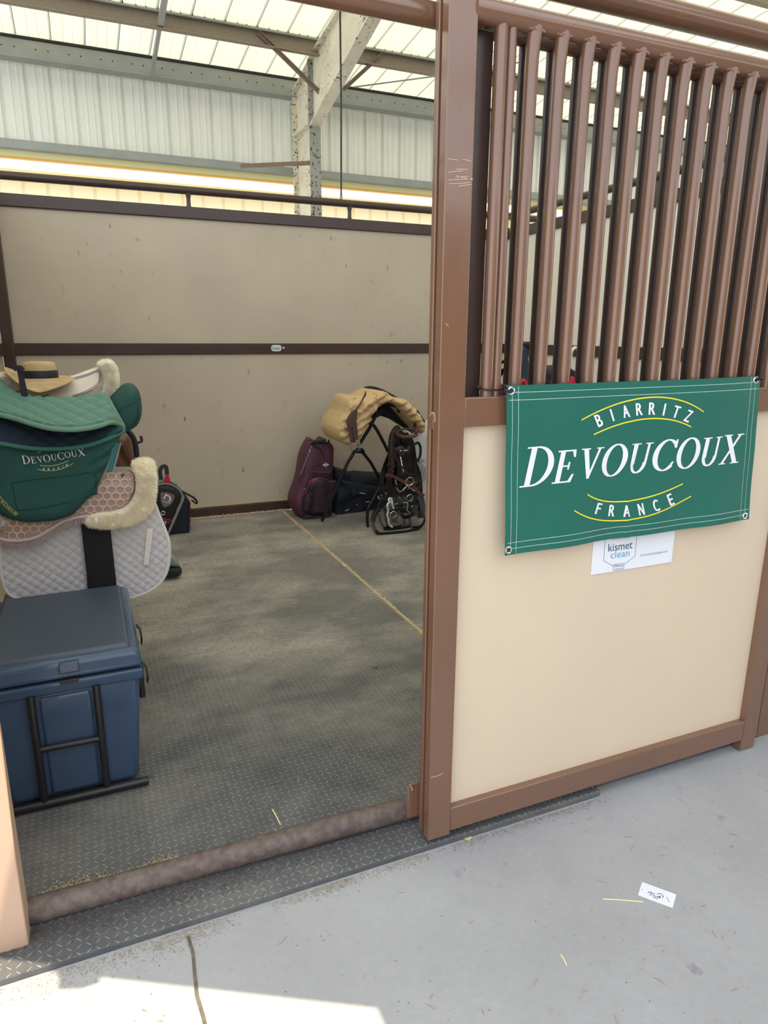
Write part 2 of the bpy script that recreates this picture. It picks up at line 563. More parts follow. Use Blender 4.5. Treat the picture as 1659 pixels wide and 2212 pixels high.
SER = .035
GL = {
    'D': (.86, [R(.12, 0, .25, 1), R(0, 0, .37, SER), R(0, 1 - SER, .37, 1), ring(.30, .5, .52, .5, .38, .46, -90, 90)]),
    'E': (.74, [R(.10, 0, .23, 1), R(0, 0, .60, .045), R(0, .955, .58, 1), R(.2, .49, .46, .535), [(.60, 0), (.66, .25), (.63, .25), (.52, .03)],
                [(.58, 1), (.61, .77), (.58, .77), (.5, .97)], R(.43, .40, .46, .63)]),
    'V': (.80, [[(.08, 1), (.22, 1), (.46, .14), (.40, 0)], [(.40, 0), (.44, 0), (.70, 1), (.65, 1)], R(0, 1 - SER, .30, 1), R(.56, 1 - SER, .80, 1)]),
    'O': (.92, [ring(.45, .5, .44, .52, .30, .475)]),
    'U': (.86, [R(.10, .3, .23, 1), R(.64, .3, .69, 1), ring(.395, .34, .295, .36, .20, .31, 180, 360), R(.0, 1 - SER, .34, 1), R(.55, 1 - SER, .80, 1),
                [(.10, .34), (.23, .34), (.2, .28), (.10, .28)], [(.64, .36), (.69, .36), (.69, .3), (.595, .3)]]),
    'C': (.84, [ring(.47, .5, .46, .52, .31, .475, 45, 315), [(.72, .80), (.78, 1.0), (.80, 1.0), (.80, .72), (.77, .72)], [(.72, .2), (.79, .28), (.81, .26), (.72, .1)]]),
    'X': (.84, [[(.06, 1), (.22, 1), (.76, 0), (.60, 0)], [(.06, 0), (.12, 0), (.72, 1), (.66, 1)], R(0, 0, .24, SER), R(.50, 0, .84, SER), R(0, 1 - SER, .32, 1),
                R(.56, 1 - SER, .82, 1)]),
}


def serif(text, heights=None, gap=.06, shear=0.0, base=None):
    """outline faces of capitals; x from 0 to 1 over the whole word, y with cap height 1"""
    vs = []; fs = []; x = 0
    for i, ch in enumerate(text):
        wd, polys = GL[ch]; s = heights[i] if heights else 1.0; b = base[i] if base else 0.0
        for pl in polys:
            o = len(vs)
            if pl[0] == 'ring':
                A, B = pl[1], pl[2]
                for p in A + B: vs.append((x + p[0] * s + shear * (p[1] * s + b), p[1] * s + b))
                n = len(A)
                for j in range(n - 1): fs.append((o + j, o + j + 1, o + n + j + 1, o + n + j))
            else:
                for p in pl: vs.append((x + p[0] * s + shear * (p[1] * s + b), p[1] * s + b))
                fs.append(tuple(range(o, o + len(pl))))
        x += wd * s + gap
    x0 = min(v[0] for v in vs); x1 = max(v[0] for v in vs)
    return [((a - x0) / (x1 - x0), b) for a, b in vs], fs


def press(vf, fn, mb=None):
    """map 2-D letter faces through fn(u,v) -> world point"""
    mb = mb or MB(); mb.add([fn(u, v) for u, v in vf[0]], vf[1]); return mb


def arc_text(text, fn_arc, mb, h, wfac=.62, shear=0):
    """letters set one by one along fn_arc(t)->(pos,xdir,ydir)"""
    chars = [c for c in text]
    for i, ch in enumerate(chars):
        if ch == ' ': continue
        vs, fs, asp = sans(ch, shear)
        p, xd, yd = fn_arc((i + .5) / len(chars))
        ww = h * wfac * (.28 if ch == 'I' else 1)
        mb.add([p + xd * ((u - .5) * ww) + yd * ((v - .5) * h) for u, v in vs], fs)
    return mb


# ================================================================== THE SETTING
def struct(o, label, cat): return tag(o, label, cat, kind='structure')


XL, XR, YB, YF = -.50, 3.66, 5.74, 1.555          # stall walls; YF is the face of the sliding door
fl = MB().box((-30, -14, -.25), (34, 46, -.02)).build('floor', CONC, smooth=0)
struct(fl, 'pale broom-finished concrete aisle slab', 'floor')
JOINT = M('joint_dirt', (122, 110, 96), .95, rgb2=(80, 72, 66), vscale=40, bump=.6, bscale=120)
mbj = MB(); pts = [(.113 + .004 * math.sin(i * 1.7), 1.53 - i * .06, -.0195) for i in range(34)]
mbj.ribbon(pts, .008, .002, up=(0, 0, 1)); mbj.build('joint', JOINT, fl)

rm = MB().box((-.49, 1.559, -.021), (1.485, 5.70, 0)).build('rubber_mat', RUBBER, bevel=.004)
tag(rm, 'large dusty tread-pattern rubber mat in the doorway under the navy trunk', 'rubber mat', 'rubber stall mats')
rm = MB().box((1.503, 1.60, -.021), (3.65, 5.70, 0)).build('rubber_mat', RUBBER, bevel=.004)
tag(rm, 'dusty rubber mat right of the shavings seam under the maroon backpack', 'rubber mat', 'rubber stall mats')

# ---- back wall of the stall
wb = thing('wall_back', 'cream board back wall of the stall with dark brown rails', 'wall', (1.6, YB, 0), kind='structure')
MB().box((XL, YB + .02, 1.40), (XR, YB + .035, 2.37)).build('upper_panel', CREAM_IN, wb, smooth=0)
MB().box((XL, YB + .02, .03), (XR, YB + .035, 1.36)).build('lower_panel', CREAM_IN, wb, smooth=0)
MB().box((XL, YB, 2.352), (XR, YB + .05, 2.438)).build('top_rail', DKBROWN, wb, bevel=.006)
MB().box((XL, YB, 1.343), (XR, YB + .05, 1.429)).build('middle_rail', DKBROWN, wb, bevel=.006)
MB().box((XL, YB, 0), (XR, YB + .05, .078)).build('base_rail', DKBROWN, wb, bevel=.006)
MB().tube([(XL - 3, YB + .03, 2.548), (XR + 3, YB + .03, 2.565)], .030, 16).build('cap_pipe', DKBROWN, wb)
for px, py in ((407, 432), (755, 462)):
    x = at(px, py, YB + .03).x
    MB().tube([(x, YB + .03, 2.43), (x, YB + .03, 2.455), (x, YB + .03, 2.50), (x, YB + .03, 2.54)], [.022, .016, .016, .026], 12).build('pipe_stub', DKBROWN, wb)
for x0 in (XL - .02, XR - .02):
    MB().box((x0, YB - .02, 0), (x0 + .08, YB + .06, 2.46)).build('corner_post', DKBROWN, wb, bevel=.006)
bx = at(597, 752, YB - .003)
bad = MB()
bo = [(bx.x + .044 * math.copysign(abs(math.cos(a)) ** .5, math.cos(a)), YB - .004, bx.z + .026 * math.copysign(abs(math.sin(a)) ** .75, math.sin(a))) for a in [2 * PI * i / 28 for i in range(28)]]
bad.add(bo + [Vector(p) + Vector((0, .004, 0)) for p in bo], [tuple(range(28)), tuple(range(55, 27, -1))] + [(i, (i + 1) % 28, 28 + (i + 1) % 28, 28 + i) for i in range(28)])
bdg = bad.build('badge', M('badge_white', (215, 222, 220), .4), wb)
press(sans('Priefert', .15)[:2], lambda u, v: Vector((bx.x - .036 + .072 * u, YB - .0052, bx.z - .012 + .022 * v))).build('lettering', M('badge_green', (40, 92, 92), .5), bdg, smooth=0)
MB().ball((bx.x + .062, YB - .003, bx.z), .010, 8, sy=.5).build('rivet', CHROME, wb)

# ---- side walls
for nm, x, sgn, lab in (('wall_left', XL, -1, 'left partition of the stall, cream board between brown rails'), ('wall_right', XR, 1, 'right partition of the stall seen through the door bars')):
    ws = thing(nm, lab, 'wall', (x, 3.7, 0), kind='structure')
    a, b = sorted((x + sgn * .02, x + sgn * .035))
    for z0, z1 in ((1.40, 2.37), (.03, 1.36)): MB().box((a, 1.7, z0), (b, YB - .02, z1)).build('panel', CREAM_IN if sgn < 0 else LIT_BOARD, ws, smooth=0)
    a, b = sorted((x, x + sgn * .05))
    for n2, z0, z1 in (('top_rail', 2.352, 2.438), ('middle_rail', 1.343, 1.429), ('base_rail', 0, .078)):
        MB().box((a, 1.7, z0), (b, YB - .02, z1)).build(n2, DKBROWN, ws, bevel=.006)
    MB().tube([(x + sgn * .025, 1.7, 2.55), (x + sgn * .025, YB, 2.55)], .030, 14).build('cap_pipe', DKBROWN, ws)
    for yy in (2.6, 3.9, 5.1): MB().tube([(x + sgn * .025, yy, 2.43), (x + sgn * .025, yy, 2.54)], .016, 10).build('pipe_stub', DKBROWN, ws)

# ---- front wall: posts, header, sill pipe, fixed grille behind the door, next bay to the right
wf = thing('wall_front', 'brown steel stall front with header pipe and fixed grille behind the door', 'wall', (1.5, 1.66, -.02), kind='structure')
MB().box((.824, 1.602, .02), (.905, 1.622, 2.62)).box((.862, 1.622, -.02), (.955, 1.69, 2.62)).build('jamb_post', BROWN, wf, bevel=.003)
MB().box((.905, 1.604, .03), (.972, 1.64, 2.20)).build('panel_stile', DKBROWN, wf, bevel=.003)
mbg = MB().box((.790, 1.628, .055), (.864, 1.634, .175)).box((.790, 1.605, .165), (.80, 1.634, .175))
mbg.build('guide_plate', BROWN, wf, bevel=.003)
MB().tube([(-.40, 1.655, 2.229), (2.40, 1.655, 2.229)], .027, 18).build('header_pipe', BROWN, wf)
MB().tube([(-3, 1.70, 2.372), (6, 1.70, 2.372)], .034, 18).build('track_pipe', BROWN, wf)
SILLM = M('dusty_brown_paint', (92, 76, 72), .6, rgb2=(112, 100, 94), vscale=45, lo=.4, hi=.65, bump=.2, bscale=90)
MB().tube([(-.28, 1.722, .030), (.2, 1.714, .031), (.88, 1.698, .032)], .034, 18).build('sill_pipe', SILLM, wf)
MB().box((-.41, 1.640, -.02), (-.262, 1.71, 2.62)).build('end_post', TAN_POST, wf, bevel=.003, label='pale tan end post')
MB().box((.972, 1.62, .05), (2.29, 1.632, 1.30)).build('fixed_panel', CREAM, wf, smooth=0)
MB().box((.90, 1.61, .0), (2.36, 1.65, .05)).box((.90, 1.61, 1.268), (2.36, 1.65, 1.345)).build('fixed_rail', DKBROWN, wf, bevel=.004)
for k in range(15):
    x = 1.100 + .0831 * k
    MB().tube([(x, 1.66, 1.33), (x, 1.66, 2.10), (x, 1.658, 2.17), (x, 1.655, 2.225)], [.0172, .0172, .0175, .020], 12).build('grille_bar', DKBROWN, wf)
MB().box((2.29, 1.60, -.02), (2.372, 1.68, 2.62)).box((3.62, 1.60, -.02), (3.72, 1.68, 2.62)).build('jamb_post', BROWN, wf, bevel=.003)
MB().box((2.372, 1.63, .07), (3.62, 1.64, 1.30)).build('fixed_panel', CREAM, wf, smooth=0)
MB().box((2.372, 1.61, .01), (3.62, 1.65, .08)).box((2.372, 1.61, 1.268), (3.62, 1.65, 1.345)).build('fixed_rail', DKBROWN, wf, bevel=.004)
for k in range(14):
    x = 2.45 + .0831 * k
    MB().tube([(x, 1.66, 1.33), (x, 1.655, 2.225)], .0172, 10).build('grille_bar', BROWN, wf)
MB().tube([(2.33, 1.655, 2.229), (3.7, 1.655, 2.229)], .027, 14).build('header_pipe', BROWN, wf)

MB().box((-3.2, 1.63, .07), (-.41, 1.64, 1.30)).build('fixed_panel', CREAM, wf, smooth=0)
MB().box((-3.2, 1.61, .01), (-.41, 1.65, .08)).box((-3.2, 1.61, 1.268), (-.41, 1.65, 1.345)).build('fixed_rail', BROWN, wf, bevel=.004)
for k in range(33): MB().tube([(-.46 - .0831 * k, 1.655, 1.33), (-.46 - .0831 * k, 1.655, 2.225)], .0172, 10).build('grille_bar', BROWN, wf)
MB().tube([(-3.2, 1.655, 2.229), (-.40, 1.655, 2.229)], .027, 14).build('header_pipe', BROWN, wf)

# ---- sliding door
dr = thing('door_1', 'brown sliding stall door with upright bars over a cream panel', 'door', (1.52, 1.575, .018), kind='structure')
Y0, Y1 = YF, YF + .033
MB().box((.824, Y0, .018), (.900, Y1, 2.62)).build('stile', BROWN, dr, bevel=.003, seg=3)
MB().box((2.147, Y0, .03), (2.223, Y1, 2.62)).build('stile', BROWN, dr, bevel=.003, seg=3)
MB().box((.900, Y0 + .001, .030), (2.147, Y1, .110)).build('bottom_rail', BROWN, dr, bevel=.003)
MB().box((.900, Y0 + .001, 1.268), (2.147, Y1, 1.345)).build('middle_rail', BROWN, dr, bevel=.003)
MB().tube([(.895, 1.575, 2.223), (2.15, 1.575, 2.228)], .027, 20).build('top_rail', BROWN, dr)
MB().box((.898, Y0 + .024, .105), (2.149, Y0 + .031, 1.272)).build('panel', CREAM, dr, smooth=0)
MB().box((2.145, Y0, -.012), (2.215, Y1, .035)).build('foot', BROWN, dr, bevel=.002)
WELD = M('white_weld_paint', (196, 160, 142), .7, bump=.8, bscale=150)
bars = [.9567 + .0175, .9567 + .0465] + [(1.0328 + .0792 * k) * 1.0125 + .0165 for k in range(14)]
for i, x in enumerate(bars):
    r = .0165 if i != 1 else .0125
    top = 2.206
    mb = MB()
    if i < 2: mb.tube([(x, 1.575, 1.340), (x, 1.575, 2.15), (x, 1.575, 2.205)], r, 14)
    else: mb.tube([(x, 1.575, 1.340), (x, 1.575, 2.10), (x, 1.574, 2.15), (x + .001, 1.572, 2.185), (x + .002, 1.570, 2.212)], [r, r, r * 1.02, r * 1.08, r * 1.15], 14)
    mb.build('bar', BROWN, dr)
mbw = MB()
for i, x in enumerate(bars[2:]):
    for q in range(9):
        a = -1 + q * .25; mbw.ball((x + a * .02, 1.556 + abs(a) * .004, 2.203 + rnd.uniform(-.002, .002)), .0045, 4)
mbw.build('weld_beads', BROWN, dr)
wp = at(931, 904, 1.58)
mb = MB()
for q in range(30):
    a = .3 + q / 29 * PI * 1.1; r = .013
    mb.ball((.8235, 1.588 + r * math.cos(a) * 1.0, wp.z + r * math.sin(a) * 1.1), rnd.uniform(.0012, .0024), 4)
mb.build('weld_patch', WELD, dr)
MB().box((.8232, 1.585, wp.z - .03), (.83, 1.61, wp.z + .012)).build('weld_tab', BROWN, dr, bevel=.002)
# scratches on the stile
SCR = M('scratched_primer', (226, 190, 172), .7)
mb = MB()
for a, b in (((968, 372), (1000, 369)), ((985, 384), (1012, 381)), ((968, 389), (1020, 386)), ((985, 380), (1022, 388)), ((970, 397), (1015, 394)), ((990, 402), (1018, 398)),
             ((985, 366), (1010, 366)), ((968, 343), (990, 346)), ((1000, 344), (1018, 349)), ((930, 1680), (953, 1673)), ((953, 1673), (956, 1668)), ((962, 698), (969, 705))):
    mb.ribbon([at(*a, YF - .0004), at((a[0] + b[0]) / 2, (a[1] + b[1]) / 2 + rnd.uniform(-1, 1), YF - .0004), at(*b, YF - .0004)], .0011, .0006, up=(0, 1, 0))
mb.build('scratch_marks', SCR, dr, smooth=0)

# ---- roof, purlins, rear siding
RZ = lambda y: 4.03 + .11 * (7.75 - y)
mb = MB(); xs = []
x = -8.12
while x < 15: xs.append(x); x += .2805
xs = [q for q in xs if q > -2.7]
for a, b in zip(xs, xs[1:]):
    pr = [(a, 0), (a + .004, .02), (a + .009, .02), (a + .013, 0), (a + .10, 0), (a + .106, .006), (a + .114, .006), (a + .12, 0), (a + .18, 0), (a + .186, .006), (a + .194, .006), (a + .2, 0), (b, 0)]
    o = len(mb.v)
    for yy in (1.47, 7.92):
        for px_, dz in pr: mb.v.append(Vector((px_, yy, RZ(yy) + dz)))
    k = len(pr)
    for i in range(k - 1): mb.f.append((o + i, o + i + 1, o + k + i + 1, o + k + i))
rf = mb.build('ceiling', ROOF, smooth=20)
mb = MB()
for a in xs:
    mb.add([(a, 1.6, RZ(1.6) - .0015), (a + .005, 1.6, RZ(1.6) - .0015), (a + .005, 7.6, RZ(7.6) - .0015), (a, 7.6, RZ(7.6) - .0015)], [(3, 2, 1, 0)])
mb.build('sheet_seams', M('seam_shadow_gap', (92, 92, 88), .8), rf, smooth=0)
struct(rf, 'pale ribbed metal roof sheets seen from below', 'roof')

ER = MB(); ER.add([(.6, 1.90, 4.62), (4.63, -.40, 4.62), (4.65, -6, 4.62), (15, -6, 4.62), (15, 1.90, 4.62)], [(0, 1, 2, 3, 4)])  # unseen blocker, added and cut diagonally to shade aisle and door
ER.add([(.6, 1.90, 4.65), (4.63, -.40, 4.65), (4.65, -6, 4.65), (15, -6, 4.65), (15, 1.90, 4.65)], [(4, 3, 2, 1, 0)])
sb = ER.build('ceiling', M('sun_blocker_sheet', (225, 222, 212), .6), smooth=0)
MB().box((3.955, -.062, 4.60), (3.995, .0, 4.66)).build('shadow_notch', GALV, sb)  # added block that notches the shadow edge on the concrete
struct(sb, 'added unseen sun awning over the right side of the aisle', 'blocker')

mb = MB(); x = -8.0 + .034
prof = [(0, 0), (.010, .028), (.026, .028), (.036, 0), (.088, 0), (.093, -.007), (.103, -.007), (.108, 0), (.150, 0), (.155, -.007), (.165, -.007), (.170, 0)]
row = []
x = -2.7530
while x < 15:
    row += [(x + a, b) for a, b in prof]; x += .2085
for z in (3.20, 3.90):
    for a, b in row: mb.v.append(Vector((a, 7.76 + b, z)))
k = len(row)
mb.f = [(i, i + 1, k + i + 1, k + i) for i in range(k - 1)]
sdg = mb.build('wall_rear', SIDING, smooth=20); struct(sdg, 'ribbed grey-white metal siding strip high behind the stall', 'wall')
MB().box((-2.75, 7.70, 3.145), (15, 7.78, 3.222)).build('bottom_channel', GALV, sdg, bevel=.006)
MB().box((-2.75, 7.79, 3.085), (15, 7.85, 3.150)).build('cream_trim', M('cream_trim_paint', (232, 226, 170), .5), sdg)
MB().box((-2.75, 7.786, 3.078), (15, 7.854, 3.092)).build('orange_trim', M('orange_trim_paint', (232, 178, 80), .5), sdg)
es = MB().box((-2.75, 7.60, 3.862), (15, 7.612, 4.02)).box((-2.75, 7.56, 3.855), (15, 7.70, 3.868)).box((-2.75, 7.60, 4.01), (15, 7.70, 4.022)).build('trim_1', GALV, bevel=.003)
struct(es, 'grey galvanised eave strut above the rear siding', 'eave strut')
MB().box((-2.75, 7.585, 4.018), (15, 7.68, 4.036)).build('shadow_gap_strip', M('shadow_gap_dark', (44, 46, 48), .8), es)  # dark strip painting the shadow line along the strut top
mb = MB()
for i in range(40):
    for dx in (0, .10):
        x = -1.2 + i * .27 + dx; mb.lathe((x, 7.598, 3.945), [(.0001, 0), (.007, 0)], 10, fn=lambda p, a, r: Vector((p.x, 0, p.y)))
mb.build('punched_holes', DKLINE, es, smooth=0)
zb = at(300, 56, 6.85).z
MB_p = lambda yy, z: MB().box((-2.75, yy, z), (15, yy + .012, z + .15)).box((-2.75, yy - .05, z - .006), (15, yy + .01, z + .004)).box((-2.75, yy, z + .14), (15, yy + .06, z + .152))
p2 = MB_p(6.85, zb).build('trim_2', PURL, bevel=.003); struct(p2, 'speckled brown-grey purlin crossing under the roof near the steel column', 'purlin')
MB().box((-2.75, 6.815, zb + .128), (15, 6.87, zb + .165)).build('shadow_gap_strip', M('shadow_gap_dark', (44, 46, 48), .8), p2)  # dark strip standing in for the shadow gap above the purlin
MB().tube([(-2.75, 6.80, zb + .118), (15, 6.80, zb + .118)], .011, 10).build('conduit', GALV, p2)
for yy, n3 in ((4.83, 'trim_3'),):
    p3 = MB_p(yy, RZ(yy) - .16).build(n3, PURL, bevel=.003)
    struct(p3, 'speckled purlin at the top right corner above the track pipe', 'purlin')
mb = MB()
mb.bar(at(346, 50, 6.84), at(327, 166, 7.58), .045, .03, up=(1, 0, 0)); mb.bar(at(346, 55, 6.84), at(357, -12, 6.1), .03, .045, up=(1, 0, 0))
st = mb.build('trim_6', GALV); struct(st, 'short steel strut tying the purlin to the eave strut', 'strut')
sr = MB().tube([at(765, 188, 7.1), at(945, 164, 6.4), at(1150, 130, 5.8)], .007, 8).build('trim_7', GALV); struct(sr, 'thin sag rod slanting below the roof right of the column', 'rod')

# ---- steel frame: column, rafter, braces
fr = thing('steel_frame', 'rusty white steel column and tapered rafter behind the back wall', 'steel frame', (2.28, 7.3, 0))
XC = 2.28
mb = MB().box((XC - .055, 7.575, 0), (XC + .055, 7.60, 3.92)); mb.build('column_flange', M('spotted_cream_flange', (214, 206, 186), .6, rgb2=(66, 58, 52), vscale=40, lo=.55, hi=.59), fr)
MB().box((XC - .055, 7.0, 0), (XC + .055, 7.018, 3.465)).build('column_flange', GALV if False else M('spotted_grey_flange', (150, 152, 146), .6, rgb2=(60, 54, 50), vscale=42, lo=.57, hi=.61), fr)
MB().box((XC - .006, 7.015, 0), (XC + .006, 7.58, 3.445)).build('column_web', RUST, fr)
w1 = [(7.58, 3.50), (7.015, 3.46), (5.541, 3.832), (2.9, 4.497), (2.9, RZ(2.9) - .05), (7.02, RZ(7.02) - .08), (7.58, 3.92)]
mb = MB(); n = len(w1)
mb.add([(XC - .006, a, b) for a, b in w1] + [(XC + .006, a, b) for a, b in w1], [tuple(range(n)), tuple(range(2 * n - 1, n - 1, -1))] + [(i, (i + 1) % n, n + (i + 1) % n, n + i) for i in range(n)])
mb.build('rafter_web', RUST, fr, smooth=0)
MB().bar((XC, 7.01, 3.455), (XC, 2.9, 4.49), .11, .016, up=(0, 0, 1)).build('rafter_flange', RUST, fr)
MB().bar((XC, 7.02, RZ(7.02) - .08), (XC, 2.9, RZ(2.9) - .05), .11, .016).build('rafter_flange', RUST, fr)
MB().box((XC - .055, 7.02, 3.47), (XC + .0, 7.045, 4.03)).build('splice_plate', M('spotted_grey_flange', (150, 152, 146)), fr)
MB().box((XC - .055, 7.045, 3.485), (XC - .007, 7.574, 3.497)).build('stiffener', RUST, fr)
MB().bar((XC - .032, 7.05, RZ(7.02) - .10), (XC - .032, 7.57, 3.90), .045, .014).build('stiffener', RUST, fr)
BRC = M('rusted_brown_angle', (128, 110, 98), .7, var=.15, vscale=20)
for a, b in (((557, 70), (703, 213)), ((826, 116), (741, 194))):
    pa = at(*a, 6.83); pb = at(*b, 6.86)
    MB().bar(pa, pb, .012, .035, up=(0, 0, 1)).bar(pa + Vector((0, -.015, .012)), pb + Vector((0, -.015, .012)), .035, .006).build('knee_brace', BRC, fr)
MB().bar(at(519, 359, 7.0), at(672, 352, 7.03), .03, .035).build('stub_arm', BRC, fr)

cbx = at(737, 430, YB + .03)
cb = MB().tube([(cbx.x, YB + .03, 2.585), (cbx.x + .004, YB + .02, 3.3), (cbx.x, YB + .02, RZ(YB))], .008, 8).build('cable', BLACKMET)
tag(cb, 'thin black cable hanging from the roof to the back wall pipe', 'cable')
MB().tube([(cbx.x, YB + .03, 2.578), (cbx.x, YB + .03, 2.61)], .012, 10).build('cable_clamp', GALV, cb)

# ---- unseen barn across the aisle, added to shape reflections on the bars
ob = thing('barn', 'added unseen barn across the aisle, behind the viewer, shaping reflections', 'building', (3, -6.2, -.02))
MB().box((-1.2, -6.6, -.02), (22, -6.4, 3.0)).build('wall', M('added_barn_wall', (170, 140, 116), .7), ob, smooth=0)
MB().box((-1.5, -12, 3.0), (22.3, -5.6, 3.12)).build('roof', M('added_barn_roof', (190, 186, 178), .6), ob, smooth=0)

# ---- neighbouring building beyond the gap
nb = thing('building', 'sunlit neighbouring barn with white roof and cream walls', 'building', (3, 16, 0))
Z = lambda y, Y=13.5: at(300, y, Y).z
mb = MB(); row = []; x = -20
while x < 40: row += [(x, 0), (x + .28, 0), (x + .29, .03), (x + .33, .03), (x + .34, 0)]; x += .36
for z in (-.02, Z(409)):
    for a, b in row: mb.v.append(Vector((a, 13.5 + b, z)))
k = len(row); mb.f = [(i, i + 1, k + i + 1, k + i) for i in range(k - 1)]
mb.build('wall', M('neighbour_wall', (240, 228, 196), .7), nb, smooth=20)
MB().box((-20, 13.25, Z(409)), (40, 13.4, Z(396))).build('fascia', M('neighbour_fascia', (244, 226, 170), .6), nb)
MB().box((-20, 13.2, Z(396)), (40, 13.4, Z(385))).build('gutter', M('neighbour_gutter', (240, 236, 215), .6), nb)
ze = Z(385); zr = at(300, 330, 21).z
mb = MB().add([(-20, 13.26, ze + .012), (40, 13.26, ze + .012), (40, 21, zr), (-20, 21, zr), (-20, 13.26, ze + .004), (40, 13.26, ze + .004), (40, 21, zr - .08), (-20, 21, zr - .08)],
              [(0, 1, 2, 3), (7, 6, 5, 4), (0, 4, 5, 1), (1, 5, 6, 2), (2, 6, 7, 3), (3, 7, 4, 0)])
x = -20
while x < 40: mb.bar((x, 13.27, ze + .03), (x, 21, zr + .015), .03, .04); x += .45
mb.build('roof', M('neighbour_roof', (238, 240, 248), .5), nb, smooth=0)


# ================================================================== BANNER AND SIGN ON THE DOOR
BQ = [(1092, 832), (1644, 812), (1620, 1122), (1090, 1200)]
BP = [at(x, y, YF - .014) for x, y in BQ]


def ban(u, v, off=0.0):
    """point of the banner cloth: u to the right, v downwards"""
    t = BP[0] * (1 - u) + BP[1] * u; b = BP[3] * (1 - u) + BP[2] * u
    p = t * (1 - v) + b * v
    sag = .010 * math.sin(PI * u) * max(0, 1 - v * 3)
    p.z -= sag * .3
    wv = .0045 * math.sin(u * 9 + 1) * (1 - .5 * v) + .004 * math.sin(u * 21 + v * 3) * (v * v) + .006 * noise.noise(Vector((u * 4, v * 2.2, 3)))
    wv += .004 * math.exp(-((u - .455) / .012) ** 2) * min(1, v * 2)
    p.y -= wv + off
    return p


def banq(px, py):
    """banner coordinates of a picture point"""
    p = at(px, py, YF - .016)
    u, v = .5, .5
    for _ in range(12):
        t = BP[0] * (1 - u) + BP[1] * u; b = BP[3] * (1 - u) + BP[2] * u
        v = (t.z - p.z) / (t.z - b.z)
        l = BP[0] * (1 - v) + BP[3] * v; r = BP[1] * (1 - v) + BP[2] * v
        u = (p.x - l.x) / (r.x - l.x)
    return u, v


bn = thing('banner', 'green vinyl banner with white and yellow lettering tied to the door', 'banner', (1.5, YF - .014, .91))
VINYL = M('green_vinyl', (30, 106, 92), .32, var=.05, vscale=6, bump=.04, bscale=30)
mb = MB(); NX, NY = 96, 50
for off in (0, -.0012):
    for j in range(NY + 1):
        for i in range(NX + 1): mb.v.append(ban(i / NX, j / NY, off))
q = (NX + 1) * (NY + 1)
for j in range(NY):
    for i in range(NX):
        a = j * (NX + 1) + i; mb.f.append((a, a + 1, a + NX + 2, a + NX + 1)); mb.f.append((q + a, q + a + NX + 1, q + a + NX + 2, q + a + 1))
mb.build('cloth', VINYL, bn)
STI = M('white_thread', (205, 225, 215), .7)
mb = MB()
for v in (.040, .083, .925, .962):
    u = .008
    while u < .988:
        mb.add([ban(u, v - .0018, .0006), ban(u + .0048, v - .0018, .0006), ban(u + .0048, v + .0018, .0006), ban(u, v + .0018, .0006)], [(0, 1, 2, 3)]); u += .0062
for u in (.018, .038, .955, .976):
    v = .008
    while v < .988:
        mb.add([ban(u - .0008, v, .0006), ban(u + .0008, v, .0006), ban(u + .0008, v + .0095, .0006), ban(u - .0008, v + .0095, .0006)], [(0, 1, 2, 3)]); v += .0125
mb.build('stitching', STI, bn, smooth=0)
for gx, gy in ((1102, 844), (1634, 821), (1612, 1115), (1098, 1188)):
    u, v = banq(gx, gy); p = ban(u, v, .001)
    MB().torus(p, .0088, .0030, (0, 1, 0), 24, 8).build('grommet', CHROME, bn)
    MB().lathe(p - Vector((0, .0004, 0)), [(.0001, 0), (.0068, 0)], 16, fn=lambda q, a, r: Vector((q.x, 0, q.y))).build('eyelet_hole', DKLINE, bn)


def on_ban(o, r, uu):
    """affine letter frame from picture points: origin, right end and top"""
    o = banq(*o); r = banq(*r); t = banq(*uu)
    return lambda a, b: ban(o[0] + (r[0] - o[0]) * a + (t[0] - o[0]) * b, o[1] + (r[1] - o[1]) * a + (t[1] - o[1]) * b, .0012)


mb = MB()
for dx in (-1.1, 1.1):
    press(serif('DEVOUCOUX', [1.0, .84, .80, .84, .80, .84, .84, .80, .84], .05, .20, [0, .0, .04, .04, .06, .06, .06, .07, .06]), on_ban((1121 + dx, 1053), (1603 + dx, 1003), (1123 + dx, 967)), mb)
mb.build('lettering', WHITE, bn, smooth=0)


def parc(pts, n=40):
    """quadratic arc through three picture points, in banner coordinates"""
    (x0, y0), (xm, ym), (x1, y1) = pts
    cx, cy = 2 * xm - .5 * (x0 + x1), 2 * ym - .5 * (y0 + y1)
    return lambda t: ((1 - t) ** 2 * x0 + 2 * t * (1 - t) * cx + t * t * x1, (1 - t) ** 2 * y0 + 2 * t * (1 - t) * cy + t * t * y1)


for pts in (((1258, 907), (1405, 857), (1519, 889)), ((1284, 939), (1400, 904), (1492, 922)), ((1270, 1068), (1352, 1084), (1475, 1045)), ((1241, 1103), (1350, 1125), (1494, 1072))):
    f = parc(pts); mb = MB()
    for i in range(40):
        q4 = []
        for t, s in ((i / 40, -1), ((i + 1) / 40, -1), ((i + 1) / 40, 1), (i / 40, 1)):
            a = f(t); u, v = banq(*a); q4.append(ban(u, v + s * .0042, .0012))
        mb.add(q4, [(0, 1, 2, 3)])
    mb.build('arc_line', YELLOW, bn, smooth=0)


